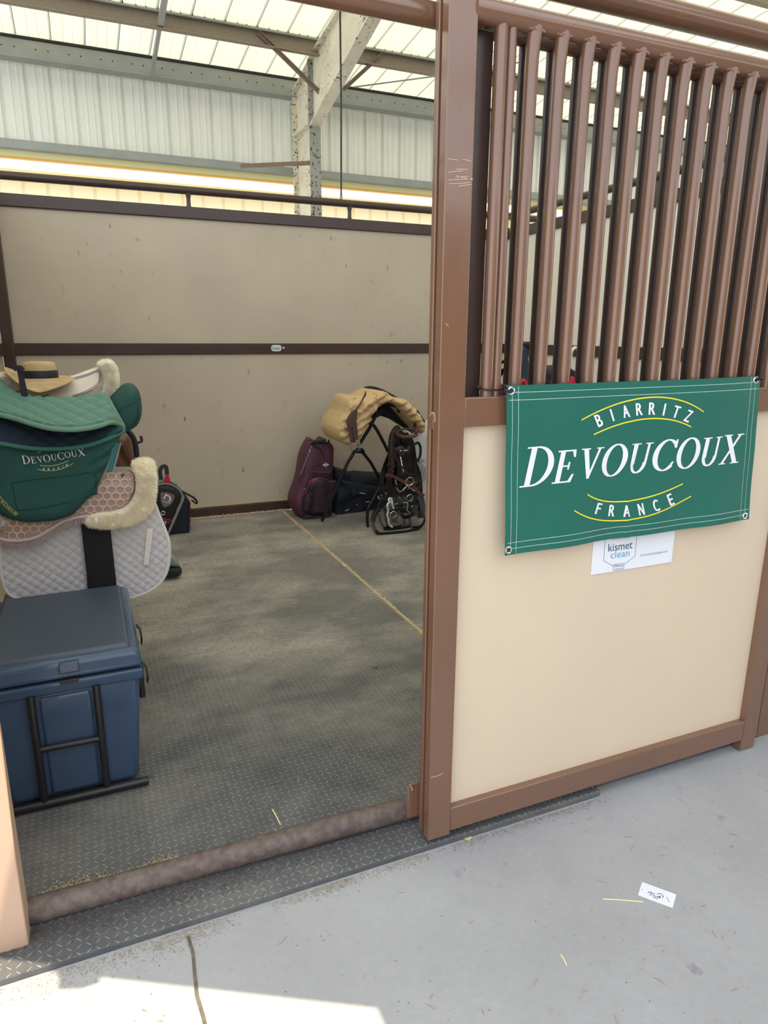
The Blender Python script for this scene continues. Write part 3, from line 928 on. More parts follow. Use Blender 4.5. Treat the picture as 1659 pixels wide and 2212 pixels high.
def ban_arc(text, pts, h, shear=.1, wf=.46):
    f = parc(pts); mb = MB()
    for i, ch in enumerate(text):
        t = i / (len(text) - 1); x, y = f(t); x2, y2 = f(t + .02)
        dx, dy = x2 - x, y2 - y; L = math.hypot(dx, dy); dx /= L; dy /= L
        ww = h * wf * (.30 if ch == 'I' else 1)
        vs, fs, _ = sans(ch, shear)
        for sh in (-.8, .8):
            mb.add([ban(*banq(x + sh + dx * (a - .5) * ww + dy * (b - .5) * h, y + dy * (a - .5) * ww - dx * (b - .5) * h), .0012) for a, b in vs], fs)
    return mb


ban_arc('BIARRITZ', ((1295, 908), (1395, 882), (1486, 898)), 27).build('lettering', WHITE, bn, smooth=0)
ban_arc('FRANCE', ((1296, 1100), (1370, 1103), (1448, 1079)), 25).build('lettering', WHITE, bn, smooth=0)

# cable ties holding the banner
ZT = M('black_nylon', (22, 24, 28), .35)
t = thing('cable_tie', 'black cable tie around the double bar at the left top banner corner', 'cable tie', (.985, 1.575, 1.36), 'cable ties on the banner')
mb = MB(); mb.tube([(.984 + .036 * math.cos(2 * PI * i / 28), 1.575 + .024 * math.sin(2 * PI * i / 28), 1.366 + .004 * math.sin(2 * PI * i / 28)) for i in range(28)], .0032, 6, closed=True, flat=.8)
mb.build('loop', ZT, t)
g = ban(*banq(1102, 844), .002)
mb = MB(); mb.tube(spline([(1.018, 1.556, 1.366), (1.025, 1.545, 1.368), g + Vector((-.02, -.003, .002)), g]), .0034, 6); mb.tube(spline([(1.0, 1.553, 1.352), (1.02, 1.545, 1.362), g + Vector((-.01, -.004, -.004))]), .0032, 6)
mb.build('tail', ZT, t); MB().box((1.010, 1.545, 1.360), (1.024, 1.558, 1.376)).build('head', ZT, t, bevel=.002)
t = thing('cable_tie', 'black cable tie at the right top banner corner', 'cable tie', (1.95, 1.56, 1.37), 'cable ties on the banner')
g = ban(*banq(1634, 821), .002)
mb = MB(); mb.tube(spline([g, g + Vector((.015, -.004, .004)), g + Vector((.035, .01, .012)), g + Vector((.05, .03, -.004))]), .0034, 6); mb.build('tail', ZT, t)
MB().ball(g + Vector((.018, -.002, .006)), .008, 6).build('head', ZT, t)
RED = M('red_cord', (214, 40, 66), .6)
for nm, pts, lab in (('cord', [(1063, 820), (1072, 825), (1083, 834), (1081, 842), (1068, 846), (1092, 848)], 'red cord end by the cable tie at the banner corner'),
                     ('cord', [(1122, 831), (1127, 823), (1133, 823), (1136, 832)], 'small red cord loop showing above the banner, second gap of the bars'),
                     ('cord', [(1232, 829), (1235, 817), (1238, 820), (1239, 830)], 'small red cord loop showing above the banner between the fourth and fifth bars')):
    pp = [at(x, y, 1.597) for x, y in pts]
    tag(MB().tube(spline(pp, 6), .0052, 8).build(nm, RED), lab, 'cord', 'red cords at the bars')

# white notice partly under the banner
sg = thing('sign', 'white plastic notice with blue lettering half hidden under the green banner', 'sign', (1.52, YF + .02, .796))
SY = YF + .0195
a = at(1277, 1243, SY); b = at(1450, 1217, SY); c = at(1457, 1150, SY)
mb = MB().box((a.x, SY, a.z), (b.x + .002, SY + .004, a.z + .175)); mb.build('plate', M('white_plastic', (240, 242, 250), .3), sg, bevel=.0018)


def sgn(px, py): return at(px, py, SY - .0006)


def sgf(o, r, uu):
    o, r, uu = sgn(*o), sgn(*r), sgn(*uu)
    return lambda a, b: o + (r - o) * a + (uu - o) * b


BL1 = M('sign_navy', (24, 76, 122), .5); BL2 = M('sign_sky', (96, 178, 224), .5); GR = M('sign_grey', (150, 152, 165), .5); TL = M('sign_teal', (70, 130, 150), .5)
press(sans('kismet')[:2], sgf((1314, 1192), (1366, 1184.5), (1314.5, 1175))).build('lettering', BL1, sg, smooth=0)
press(sans('clean')[:2], sgf((1319, 1207), (1360, 1201), (1319.5, 1192))).build('lettering', BL2, sg, smooth=0)
press(sans('Protected by')[:2], sgf((1322, 1170), (1362, 1163), (1322, 1161))).build('lettering', GR, sg, smooth=0)
press(sans('kismettechnologies.com')[:2], sgf((1384, 1204), (1441, 1194.5), (1384, 1197))).build('lettering', GR, sg, smooth=0)
press(sans('Okismet')[:2], sgf((1327, 1225.5), (1346, 1223), (1327, 1220.5))).build('lettering', BL1, sg, smooth=0)
mb = MB()
for p, q in (((1308, 1160), (1304, 1211)), ((1304, 1211), (1325, 1223)), ((1376, 1152), (1372, 1201)), ((1372, 1201), (1349, 1219)), ((1325, 1220), (1348, 1216.5)), ((1348, 1216.5), (1347.5, 1229)),
             ((1347.5, 1229), (1325, 1232.5)), ((1325, 1232.5), (1325, 1220)), ((1328, 1229.5), (1345, 1227))):
    mb.ribbon([sgn(*p), sgn(*q)], .0011, .0004, up=(0, 1, 0))
mb.build('shield_outline', TL, sg, smooth=0)

# ================================================================== NAVY TRUNK
NAVY = M('navy_plastic', (66, 85, 112), .14, var=.10, vscale=9, bump=.03, bscale=40)
NAVYT = M('navy_plastic_lid', (72, 84, 99), .42, var=.06, vscale=5, bump=.15, bscale=420, bdist=.001)
ck = thing('storage_trunk', 'navy blue hard plastic trunk with black tube frame by the doorway', 'trunk', (-.15, 2.53, 0))
cx = -.152
def rbox(mb, x0, x1, y0, y1, z0, x2, x3, y2, y3, z1):
    vs = [(x0, y0, z0), (x1, y0, z0), (x1, y1, z0), (x0, y1, z0), (x2, y2, z1), (x3, y2, z1), (x3, y3, z1), (x2, y3, z1)]
    return mb.add(vs, [(3, 2, 1, 0), (4, 5, 6, 7), (0, 1, 5, 4), (1, 2, 6, 5), (2, 3, 7, 6), (3, 0, 4, 7)])
rbox(MB(), -.352, .048, 2.222, 2.80, .012, -.384, .080, 2.212, 2.84, .425).build('body', NAVY, ck, bevel=.022, seg=4)
rbox(MB(), -.225, -.075, 2.214, 2.25, .03, -.225, -.075, 2.203, 2.25, .385).build('front_rib', NAVY, ck, bevel=.01, seg=3)
rbox(MB(), -.393, .089, 2.203, 2.855, .392, -.396, .092, 2.199, 2.86, .432).build('rim', NAVY, ck, bevel=.009, seg=3)
rbox(MB(), -.397, .093, 2.197, 2.862, .439, -.385, .081, 2.212, 2.85, .500).build('lid', NAVY, ck, bevel=.018, seg=4)
rbox(MB(), -.368, .058, 2.232, 2.835, .492, -.362, .052, 2.240, 2.828, .513).build('lid_panel', NAVYT, ck, bevel=.008, seg=3)
MB().box((-.158, 2.194, .462), (-.100, 2.214, .497)).build('latch', NAVY, ck, bevel=.004, seg=3)
MB().box((-.160, 2.196, .425), (-.106, 2.21, .438)).build('latch_slot', DKLINE, ck, bevel=.002)
for x in (-.2465, -.0575): MB().tube([(x, 2.198, .402), (x, 2.196, .39), (x, 2.196, .016)], .0118, 16).build('upright_tube', BLACKMET, ck)
MB().tube([(-.2465, 2.196, .214), (-.0575, 2.196, .211)], .0105, 16).build('crossbar', BLACKMET, ck)
MB().tube([(-.39, 2.194, .0165), (.074, 2.194, .0165)], .0150, 18).tube([(-.25, 2.194, .0165), (-.246, 2.194, .0165)], .0158, 16).build('base_bar', BLACKMET, ck, bevel=.003)
for y, z in ((2.42, .475), (2.215, .425)):
    mb = MB(); mb.ribbon([(.088, y, z + .02), (.099, y, z + .006), (.103, y - .005, z - .03), (.100, y, z - .05)], .022, .006, up=(1, 0, 0)); mb.build('side_latch', BLACKMET, ck, bevel=.002)
MB().box((.074, 2.30, .27), (.094, 2.42, .36)).build('side_handle', BLACKMET, ck, bevel=.006)

# ================================================================== SADDLE RACK BY THE LEFT PARTITION
def zA(pts): return [(x * .24111, 780 + y * .24111) for x, y in pts]

FLEECE = M('cream_sheepskin', (246, 232, 200), .95, rgb2=(252, 246, 226), vscale=14, lo=.3, hi=.7, sheen=.6)
FLEECEW = M('white_sheepskin', (240, 232, 208), .95, rgb2=(252, 248, 234), vscale=14, lo=.3, hi=.7, sheen=.6)
QWHITE = M('white_quilted_cotton', (214, 211, 213), .85, var=.04, vscale=12, bump=.1, bscale=500, sheen=.2)
BIND = M('white_binding', (232, 228, 228), .8, bump=.1, bscale=400)
GREEN = M('green_cover_cloth', (34, 82, 77), .8, var=.10, vscale=9, bump=.22, bscale=520, bdist=.001)
QGREEN = M('green_quilted_cotton', (86, 134, 118), .7, var=.05, vscale=10, bump=.1, bscale=500, sheen=.25)
QNAVY = M('navy_quilted_lining', (24, 44, 60), .8, var=.1, vscale=10, bump=.1, bscale=500)
GREENB = M('green_binding', (112, 150, 130), .75, bump=.1, bscale=400)
BLACKWEB = M('black_webbing', (26, 27, 32), .8, bump=.5, bscale=260, bdist=.001)

rk = thing('saddle_rack', 'black tube saddle rack with coat hook at the left partition', 'rack', (-.1, 3.2, 0))
for z in (.90, 1.16): MB().tube([(-.50, 3.14, z), (.12, 3.14, z), (.17, 3.14, z - .02)], .016, 12).build('arm', BLACKMET, rk)
MB().box((-.498, 3.08, 0), (-.46, 3.2, 1.3)).build('upright', BLACKMET, rk, bevel=.004)
cu = [at(x, y, 3.42) for x, y in zA([(1060, 560), (1140, 620), (1190, 680), (1215, 760), (1228, 880), (1236, 1000)])]
MB().tube(spline([(-.47, 3.42, 1.21), (-.1, 3.42, 1.20)] + cu), .0125, 12).build('bow_tube', BLACKMET, rk)
MB().tube(spline([at(x, y, 3.42) for x, y in zA([(1215, 735), (1245, 728), (1268, 718), (1268, 695), (1258, 672)])]), .0062, 10).build('hook', BLACKMET, rk)

# --- white quilted saddle pad (lowest)
wp_ = thing('saddle_pad', 'white diamond-quilted saddle pad hanging behind the navy trunk', 'saddle pad', (-.05, 3.05, .42))
OUT = zA([(8, 1600), (8, 1780), (16, 1920), (45, 2030), (110, 2105), (300, 2150), (700, 2160), (1120, 2120), (1200, 2112), (1320, 2068), (1420, 2000), (1480, 1915), (1510, 1810), (1517, 1700),
          (1510, 1610), (1480, 1520), (1430, 1395), (1385, 1280), (1330, 1160), (1200, 1050), (800, 1050), (300, 1200), (60, 1400)])
dW = lambda x, y: 3.0 + .04 * math.sin(x * .012) * .3
qd = quilt(.043, .0062, 1, 1.08)
sheet(OUT, dW, .012, .006, 6, 2.6, lambda x, y, p, d: (qd(x, y, p, d) if d > 3.2 else 0) + .004 * noise.noise(p * 5)).build('quilted_panel', QWHITE, wp_, smooth=50)
ob_ = [at(x, y, dW(x, y) - .006) for x, y in OUT[:20]]
MB().tube(spline(ob_, 5), .0075, 8).build('edge_binding', BIND, wp_)
far = [(x, y) for x, y in OUT]
mbf = MB(); Xf, tf, lf, df = fillgrid(OUT, 12)
pf = [at(x, y, 3.0) + Vector((0, .28, 0)) for x, y in Xf]; mbf.add(pf, tf); mbf.build('far_flap', QWHITE, wp_)
tabp = zA([(1327, 1385), (1368, 1430), (1375, 1500), (1310, 1500), (1312, 1450)])
sheet(tabp, 2.985, .004, .002, 3, 4).build('tab', BIND, wp_, label='white loop tab')
sheet(zA([(1318, 1500), (1372, 1500), (1362, 1600), (1345, 1720), (1330, 1832), (1286, 1828), (1300, 1700)]), 2.962, .004, .002, 3, 4).build('billet_strap', M('ivory_webbing', (240, 232, 224), .75, bump=.2, bscale=300), wp_)

# --- black girth strap between the pads
gs = MB(); gd = zA([(725, 1465), (985, 1480), (1000, 1600), (1022, 1800), (1045, 2010), (1050, 2120), (790, 2120), (775, 1900), (750, 1680)])
gso = sheet(gd, 2.972, .008, .003, 4, 4, quilt(.012, .0012)).build('girth_strap', BLACKWEB)
tag(gso, 'wide black webbing strap hanging in front of the white saddle pad', 'strap')

# --- half pad with honeycomb gel and sheepskin edge
hp = thing('half_pad', 'pink-brown honeycomb half pad with cream sheepskin edge over the white pad', 'half pad', (-.02, 3.05, .65))
GEL = M('rose_brown_gel', (172, 147, 133), .45, var=.05, vscale=8)
GELL = M('pale_honeycomb_rib', (232, 206, 190), .45)
HO = zA([(-30, 1300), (-30, 1580), (60, 1605), (180, 1608), (320, 1580), (430, 1520), (560, 1440), (700, 1400), (800, 1390), (1000, 1360), (1150, 1280), (1210, 1130), (1200, 1000), (1165, 975), (1000, 1000), (880, 1020), (600, 1100), (200, 1200)])
ytop = 1030
def dH(x, y):
    t = max(0.0, min(1.0, (1060 - y) / 50.0)); return 2.955 + .06 * t * t
sheet(HO, dH, .02, .010, 7, 4, wobble(.004, 7)).build('gel_panel', GEL, hp)
mb = MB(); px0, px1 = 10, 300
import itertools
hexs = []
a6 = 8.6
row = 0; yy = 1015.0
HOc = HO
def inside(poly, x, y):
    c = False; n = len(poly)
    for i in range(n):
        (xa, ya), (xb, yb) = poly[i], poly[(i + 1) % n]
        if (ya > y) != (yb > y) and x < (xb - xa) * (y - ya) / (yb - ya) + xa: c = not c
    return c
while yy < 1172:
    xx = -10 + (a6 * 1.08 if row % 2 else 0)
    while xx < 300:
        if inside(HO, xx, yy) and inside(HO, xx + 8, yy) and inside(HO, xx, yy + 8) and inside(HO, xx - 8, yy) and inside(HO, xx, yy - 8):
            for R_, wd in ((8.9, .0034),):
                pts = [(xx + R_ * math.cos(PI / 6 + k * PI / 3) * 1.05, yy + R_ * math.sin(PI / 6 + k * PI / 3) * .92 - (xx - 150) * 0) for k in range(6)]
                w3 = [at(x, y, dH(x, y) - .0135 - .004 * noise.noise(at(x, y, dH(x, y)) * 7)) for x, y in pts]
                mb.tube(w3, .0021, 5, closed=True)
        xx += a6 * 2.16
    yy += a6 * 1.66; row += 1
mb.build('honeycomb', GELL, hp)
be = [at(x, y, dH(x, y) - .012) for x, y in HO[1:9]]
MB().tube(spline(be, 6), .0075, 8).build('edge_binding', M('mauve_binding', (206, 188, 184), .8), hp)
mb = MB()
low = spline([(x, y, 0) for x, y in HO[1:9]], 40)
for i in range(0, len(low)):
    p = at(low[i].x, low[i].y + 1, dH(low[i].x, low[i].y) - .006)
    for _ in range(3):
        q = p + Vector((rnd.gauss(0, .003), rnd.gauss(0, .004), 0)); d = Vector((rnd.gauss(0, .25), -.15, -1)) * rnd.uniform(.015, .034)
        mb.add([q - Vector((.0011, 0, 0)), q + Vector((.0011, 0, 0)), q + d], [(0, 1, 2)])
mb.build('fringe', M('mauve_fringe', (186, 168, 164), .95), hp, smooth=0)
fleece(zA([(1180, 910), (1230, 882), (1310, 868), (1368, 890), (1390, 960), (1398, 1060), (1396, 1180), (1375, 1290), (1310, 1390), (1210, 1450), (1080, 1485), (900, 1490), (800, 1475), (760, 1430), (790, 1375),
           (900, 1345), (1040, 1330), (1150, 1280), (1210, 1180), (1215, 1060), (1190, 980)]), lambda x, y: 2.95 + .05 * max(0, min(1, (1020 - y) / 30)), .02, .030, 9, 'sheepskin', hp, FLEECE, 24000, 4.5, .02, .011)
fleece(zA([(-40, 1380), (0, 1375), (45, 1395), (70, 1430), (60, 1465), (10, 1490), (-40, 1490)]), 2.95, .02, .03, 8, 'sheepskin', hp, M('grey_sheepskin', (206, 196, 188), .95, sheen=.5), 900, 4.5, .02, .016)
mb = MB().box(at(263, 1041, 2.93), at(270, 1032, 2.934)); mb.build('small_emblem', DKLINE, hp, smooth=0) if False else None
e0 = at(266, 1027, dH(266, 1027) - .014)
mb = MB(); mb.torus(e0, .0075, .0012, (0, 1, 0), 6, 4); mb.torus(e0, .0038, .0012, (0, 1, 0), 10, 4)
mb.ribbon([e0 + Vector((-.011, 0, -.012)), e0 + Vector((.011, 0, -.009))], .002, .001); mb.build('emblem', DKLINE, hp)

# --- green covered saddle
sc = thing('covered_saddle', 'saddle in a dark green cloth cover with white lettering on the upper rack arm', 'saddle', (-.05, 3.0, .8))
SO = zA([(-60, 1300), (0, 1365), (110, 1422), (240, 1446), (360, 1440), (480, 1428), (580, 1402), (660, 1370), (720, 1310), (770, 1250), (815, 1212), (872, 1192), (878, 1120), (905, 1050), (950, 965), (990, 850),
         (1010, 770), (1050, 720), (1110, 640), (1080, 520), (900, 480), (400, 480), (-60, 560)])
def dS(x, y):
    t = max(0.0, min(1.0, (960 - y) / 70.0)); return 2.925 + .05 * t
def wr(x, y, p, d):
    a = .004 * noise.noise(Vector((p.x * 9, 1, p.z * 9)))
    b = max(0, (x - 185) / 60.0); a += b * .010 * math.sin((x * .55 + y * .9) * .24 + noise.noise(p * 8) * 2)
    a += .0035 * math.sin(p.x * 26 + p.z * 40) * max(0, 1 - abs(y - 1090) / 30.0) * .4
    return a
sheet(SO, dS, .03, .028, 22, 3.6, wr, .02).build('flap_cover', GREEN, sc, smooth=60)
CO = zA([(990, 330), (1050, 270), (1110, 225), (1160, 208), (1215, 225), (1252, 290), (1270, 390), (1268, 480), (1240, 560), (1200, 600), (1120, 640), (1060, 650), (1000, 560), (960, 420)])
sheet(curve2(CO, 3), 3.10, .10, .09, 26, 4, lambda x, y, p, d: .006 * noise.noise(p * 9), .06).build('cantle_cover', GREEN, sc, smooth=60)
mb = MB(); mb.tube(spline([at(x, y, 2.995) for x, y in zA([(1262, 330), (1210, 372), (1120, 410), (1040, 440)])], 6), .0016, 6)
mb.tube(spline([at(x, y, 3.02) for x, y in zA([(1205, 345), (1235, 420), (1238, 500), (1210, 560)])], 6), .0016, 6)
mb.build('seam', M('green_seam', (14, 60, 50), .8), sc)
SM = M('dark_green_seam', (12, 52, 48), .8)
mb = MB(); sy_ = lambda x, y: at(x, y, dS(x, y) - .0285 - wr(x, y, at(x, y, dS(x, y)), 50))
for run in ([(105, 1090), (300, 1062), (560, 1035), (850, 990)], [(105, 1090), (120, 1160), (140, 1260), (155, 1340)], [(155, 1340), (400, 1310), (640, 1260)], [(850, 990), (862, 1060), (850, 1150)]):
    z = zA(run); ln = spline([(x, y, 0) for x, y in z], 14)
    mb.tube([sy_(p.x, p.y) for p in ln], .0014, 5)
mb.build('pocket_seam', SM, sc)
def onS(o, r, u, lift=.0065, dip=2.2):
    o, r, u = [zA([q])[0] for q in (o, r, u)]
    def fn(a, b):
        x = o[0] + (r[0] - o[0]) * a + (u[0] - o[0]) * b; y = o[1] + (r[1] - o[1]) * a + (u[1] - o[1]) * b
        y += 4 * a * (1 - a) * dip
        return sy_(x, y) - Vector((0, lift, 0))
    return fn
press(serif('DEVOUCOUX', [1.0, .78, .72, .82, .72, .82, .68, .74, .84], .06, -.10, [0, 0, .04, .02, .08, .10, .20, .16, .10]), onS((198, 922), (768, 850), (188, 846))).build('lettering', WHITE, sc, smooth=0)
press(serif('DEVOUCOUX', None, .05, 0), (lambda f: f)(onS((168, 1362), (6, 1206), (140, 1384)))).build('lettering', YELLOW, sc, smooth=0)
mb = MB()
fa = [(395, 966), (438, 965), (482, 961), (525, 954), (565, 944), (602, 930)]
for ch, (x, y) in zip('FRANCE', fa):
    press(sans(ch)[:2], onS((x - 8, y + 12), (x + 9, y + 10), (x - 9, y - 10), .008, 0), mb)
mb.build('lettering', WHITE, sc, smooth=0)
PALEY = M('pale_yellow_print', (214, 214, 130), .6)
for run in ([(358, 935), (440, 940), (530, 925), (615, 893)], [(335, 966), (400, 982), (520, 975), (600, 945), (656, 917)], [(334, 822), (365, 808), (395, 796)], [(560, 782), (578, 788), (590, 796)]):
    ln = spline([(x, y, 0) for x, y in zA(run)], 8); MB().tube([sy_(p.x, p.y) for p in ln], .0012, 5).build('arc_line', PALEY, sc)

# --- green quilted pad folded over the saddle
qp = thing('quilted_pad', 'green diamond-quilted pad folded open over the covered saddle', 'saddle pad', (-.05, 2.95, 1.05))
UO = zA([(-60, 110), (0, 165), (60, 215), (130, 268), (190, 296), (290, 322), (420, 334), (560, 336), (700, 322), (790, 305), (880, 290), (930, 296), (965, 330), (1010, 410), (1050, 480), (1100, 570), (1108, 600), (1090, 585), (1040, 556),
         (980, 552), (900, 578), (800, 600), (680, 614), (560, 614), (430, 600), (300, 568), (150, 520), (40, 492), (-60, 470)])
def dU(x, y):
    yt = 861 if x > 30 else 835; t = max(0, min(1, (y - 815) / 115.0)); k = max(0, min(1, (x - 225) / 40.0))
    return 3.13 - .33 * t * (1 - k) - .18 * t * k
qU = lambda x, y, p, d: (.0085 * (abs(math.sin(PI * (x * 1.0 + (y - 850) * 2.3 + 8 * math.sin(x * .012)) / 44)) * abs(math.sin(PI * (x * 1.0 - (y - 850) * 2.3) / 44))) ** .36 if d > 2.5 else 0) + .006 * noise.noise(p * 5)
sheet(UO, dU, .012, .008, 5, 2.4, qU, nd=(0, -.45, .9)).build('upper_leaf', QGREEN, qp, smooth=50)
bo_ = [at(x, y, dU(x, y) - .004) for x, y in UO[16:29]]
MB().tube(spline(bo_, 5), .0095, 8).build('edge_binding', GREENB, qp)
bo_ = [at(x, y, dU(x, y) - .004) for x, y in UO[10:17]]
MB().tube(spline(bo_, 5), .0075, 8).build('edge_binding', GREENB, qp)
LO = zA([(-60, 470), (150, 500), (400, 560), (700, 580), (900, 545), (1040, 530), (1100, 590), (1108, 625), (1070, 650), (980, 690), (860, 735), (720, 768), (560, 785), (400, 788), (240, 778), (110, 757), (0, 738), (-60, 722)])
def dL(x, y):
    t = max(0, min(1, (y - 900) / 70.0)); k = max(0, min(1, (x - 225) / 42.0)); return 2.955 - .08 * t + .03 * k
qL = lambda x, y, p, d: (.006 * (abs(math.sin(PI * (x + (y - 850) * 1.9) / 44)) * abs(math.sin(PI * (x - (y - 850) * 1.9) / 44))) ** .5 if d > 2 else 0)
sheet(LO, dL, .010, .006, 5, 3, qL).build('lower_leaf', QNAVY, qp, smooth=50)
lo_ = [at(x, y, dL(x, y) - .007) for x, y in LO[6:18]]
MB().tube(spline(lo_, 5), .0085, 8).build('edge_binding', M('teal_binding', (58, 116, 102), .75), qp)
MB().tube(spline([at(x, y, dU(x, y) - .012) for x, y in zA([(140, 290), (170, 310), (230, 318), (262, 312), (255, 296)])], 5), .005, 8).build('loop_tab', GREENB, qp)

# --- white half pad with sheepskin roll behind, hat on it
wh = thing('half_pad', 'white half pad with white sheepskin roll under the straw hat', 'half pad', (-.05, 3.2, 1.2))
WO = zA([(225, 130), (330, 150), (520, 150), (660, 128), (760, 90), (890, 45), (905, 70), (912, 150), (905, 210), (850, 262), (760, 300), (640, 330), (450, 360), (240, 360), (228, 250)])
dWh = lambda x, y: 3.22 - .10 * max(0, min(1, (y - 795) / 70.0))
LEATH = M('white_leather_cloth', (232, 222, 204), .6, bump=.08, bscale=300)
sheet(WO, dWh, .012, .008, 6, 4).build('panel', LEATH, wh)
mb = MB()
for k, run in enumerate(([(660, 150), (780, 118), (880, 80), (902, 110), (898, 180), (870, 225), (780, 278), (640, 322)], [(670, 162), (780, 130), (870, 95), (890, 115), (886, 175), (858, 215), (770, 268), (650, 310)])):
    mb.tube(spline([at(x, y, dWh(x, y) - .009) for x, y in zA(run)], 6), .0018, 6)
mb.build('piping', M('grey_piping', (150, 140, 150), .6), wh)
mb = MB(); x0 = 385
for k in range(5):
    a = zA([(x0 + k * 11, 316 - k * 3)])[0]; mb.box(at(a[0], a[1] + 2.6, dWh(*a) - .0095), at(a[0] + 1.7, a[1] - 1.2, dWh(*a) - .0088))
mb.build('printed_label', DKLINE, wh, smooth=0)
fleece(zA([(875, 40), (890, 10), (930, -10), (975, -14), (1012, 10), (1042, 60), (1058, 130), (1060, 200), (1050, 262), (1020, 310), (970, 330), (920, 300), (900, 270), (920, 210), (925, 130), (905, 75)]), 3.19, .03, .04, 9, 'sheepskin', wh, FLEECEW, 9000, 4.5, .04, .010)
fleece(zA([(-40, 120), (0, 112), (60, 105), (120, 112), (155, 150), (162, 210), (155, 250), (80, 240), (0, 180), (-40, 160)]), 3.16, .03, .04, 9, 'sheepskin', wh, FLEECEW, 5000, 4.5, .04, .010)

hb = at(87, 817, 3.12)
ht = thing('straw_hat', 'straw hat with black ribbon band resting on the white half pad', 'hat', (hb.x, hb.y, hb.z))
STRAW = M('woven_straw', (206, 180, 136), .75, rgb2=(178, 150, 108), vscale=60, lo=.35, hi=.65, bump=.5, bscale=180, stretch=(.3, .3, 3))
def brim(p, a, r):
    k = max(0, (r - .066) / .050); ca, sa = math.cos(a), math.sin(a)
    z = p.z + k * (.050 * max(0, -ca) ** 2 + .006 * max(0, ca) - .036 * max(0, -sa) * (1 - abs(ca) * .5) + .010 * max(0, sa)) - .006 * k * k
    return Vector((p.x * (1 + .05 * k), p.y * (1 + .1 * k), z))
prof = [(.0001, .066), (.03, .0665), (.048, .065), (.058, .060), (.0625, .052), (.0645, .036), (.066, .02), (.0665, .003), (.072, -.002), (.082, -.003), (.096, -.003), (.108, -.002), (.117, -.001), (.118, -.0035), (.117, -.005), (.096, -.007), (.075, -.006)]
MB().lathe((hb.x, hb.y, hb.z), prof, 64, fn=brim).build('crown_and_brim', STRAW, ht)
BAND = M('black_ribbon', (24, 26, 38), .6)
MB().lathe((hb.x, hb.y, hb.z), [(.0678, .002), (.0680, .012), (.0670, .030), (.0655, .032)], 64).build('band', BAND, ht)
mb = MB(); bw = [at(x, y, 2.99) for x, y in zA([(150, 55), (172, 80), (190, 140), (200, 200), (215, 280), (225, 330)])]
mb.ribbon(spline(bw, 5), .020, .002, taper=[.8 + .5 * i / 26 for i in range(27)]); mb.ribbon(spline([at(x, y, 2.985) for x, y in zA([(120, 75), (150, 60), (185, 62), (205, 85)])], 5), .018, .003)
mb.build('ribbon_tails', BAND, ht)

# --- brown cover, striped ribbon, boot
br = MB()
o = sheet(curve2(zA([(1000, 700), (1060, 650), (1140, 640), (1180, 720), (1205, 820), (1220, 930), (1200, 1010), (1000, 1060), (940, 1000)]), 3), 3.50, .10, .09, 26, 4,
          lambda x, y, p, d: .010 * math.sin((x * .8 - y * .45) * .25) * (d > 3) + .008 * noise.noise(p * 12), .1).build('saddle_cover', M('brown_satin', (104, 66, 54), .4, var=.1), None)
tag(o, 'brown satin saddle cover bulging behind the green covered saddle', 'saddle cover')
rb = thing('ribbon', 'turquoise and white striped ribbon hanging behind the green saddle flap', 'ribbon', tuple(at(243, 1010, 3.2)))
MB().ribbon(spline([at(x, y, 3.24) for x, y in zA([(1050, 730), (1030, 800), (1005, 900), (975, 1000)])], 5), .030, .002).build('turquoise_stripe', M('turquoise_cloth', (110, 190, 200), .6), rb)
for s in (-34, 34): MB().ribbon(spline([at(x, y, 3.236) for x, y in zA([(1050 + s, 730), (1030 + s, 800), (1005 + s, 900), (975 + s, 1000)])], 5), .006, .002).build('white_edging', BIND, rb)
for s in ():  mb.ribbon(spline([at(x + s * 1.25, y, 3.238) for x, y in zA([(1050, 730), (1030, 800), (1005, 900), (975, 1000)])], 5), .006, .002)
bt = thing('boot', 'grey boot with black toe on the mat behind the white saddle pad', 'boot', (.33, 4.3, 0))
oB = curve2([(345, 1240), (352, 1224), (366, 1222), (380, 1222), (391, 1228), (393, 1236), (388, 1243), (370, 1245), (345, 1246)], 4)
sheet(oB, 4.28, .06, .04, 9, 3.5, None, .04).build('toe', M('black_leather', (28, 28, 32), .45), bt)
sheet(curve2([(352, 1225), (355, 1200), (366, 1196), (380, 1206), (388, 1222), (378, 1224), (364, 1224)], 4), 4.29, .05, .03, 8, 3.5, None, .03).build('shaft', M('grey_green_felt', (132, 148, 140), .8, bump=.2), bt)


# ================================================================== GROOMING BAG BY THE BACK WALL, LEFT
def zD(pts): return [(310 + x * .08135, 990 + y * .08135) for x, y in pts]
def zC(pts): return [(620 + x * .09044, 930 + y * .09044) for x, y in pts]
def zE(pts): return [(700 + x * .09644, 980 + y * .09644) for x, y in pts]
def zF(pts): return [(770 + x * .09645, 960 + y * .09645) for x, y in pts]
def zB(pts): return [(690 + x * .14466, 820 + y * .14466) for x, y in pts]

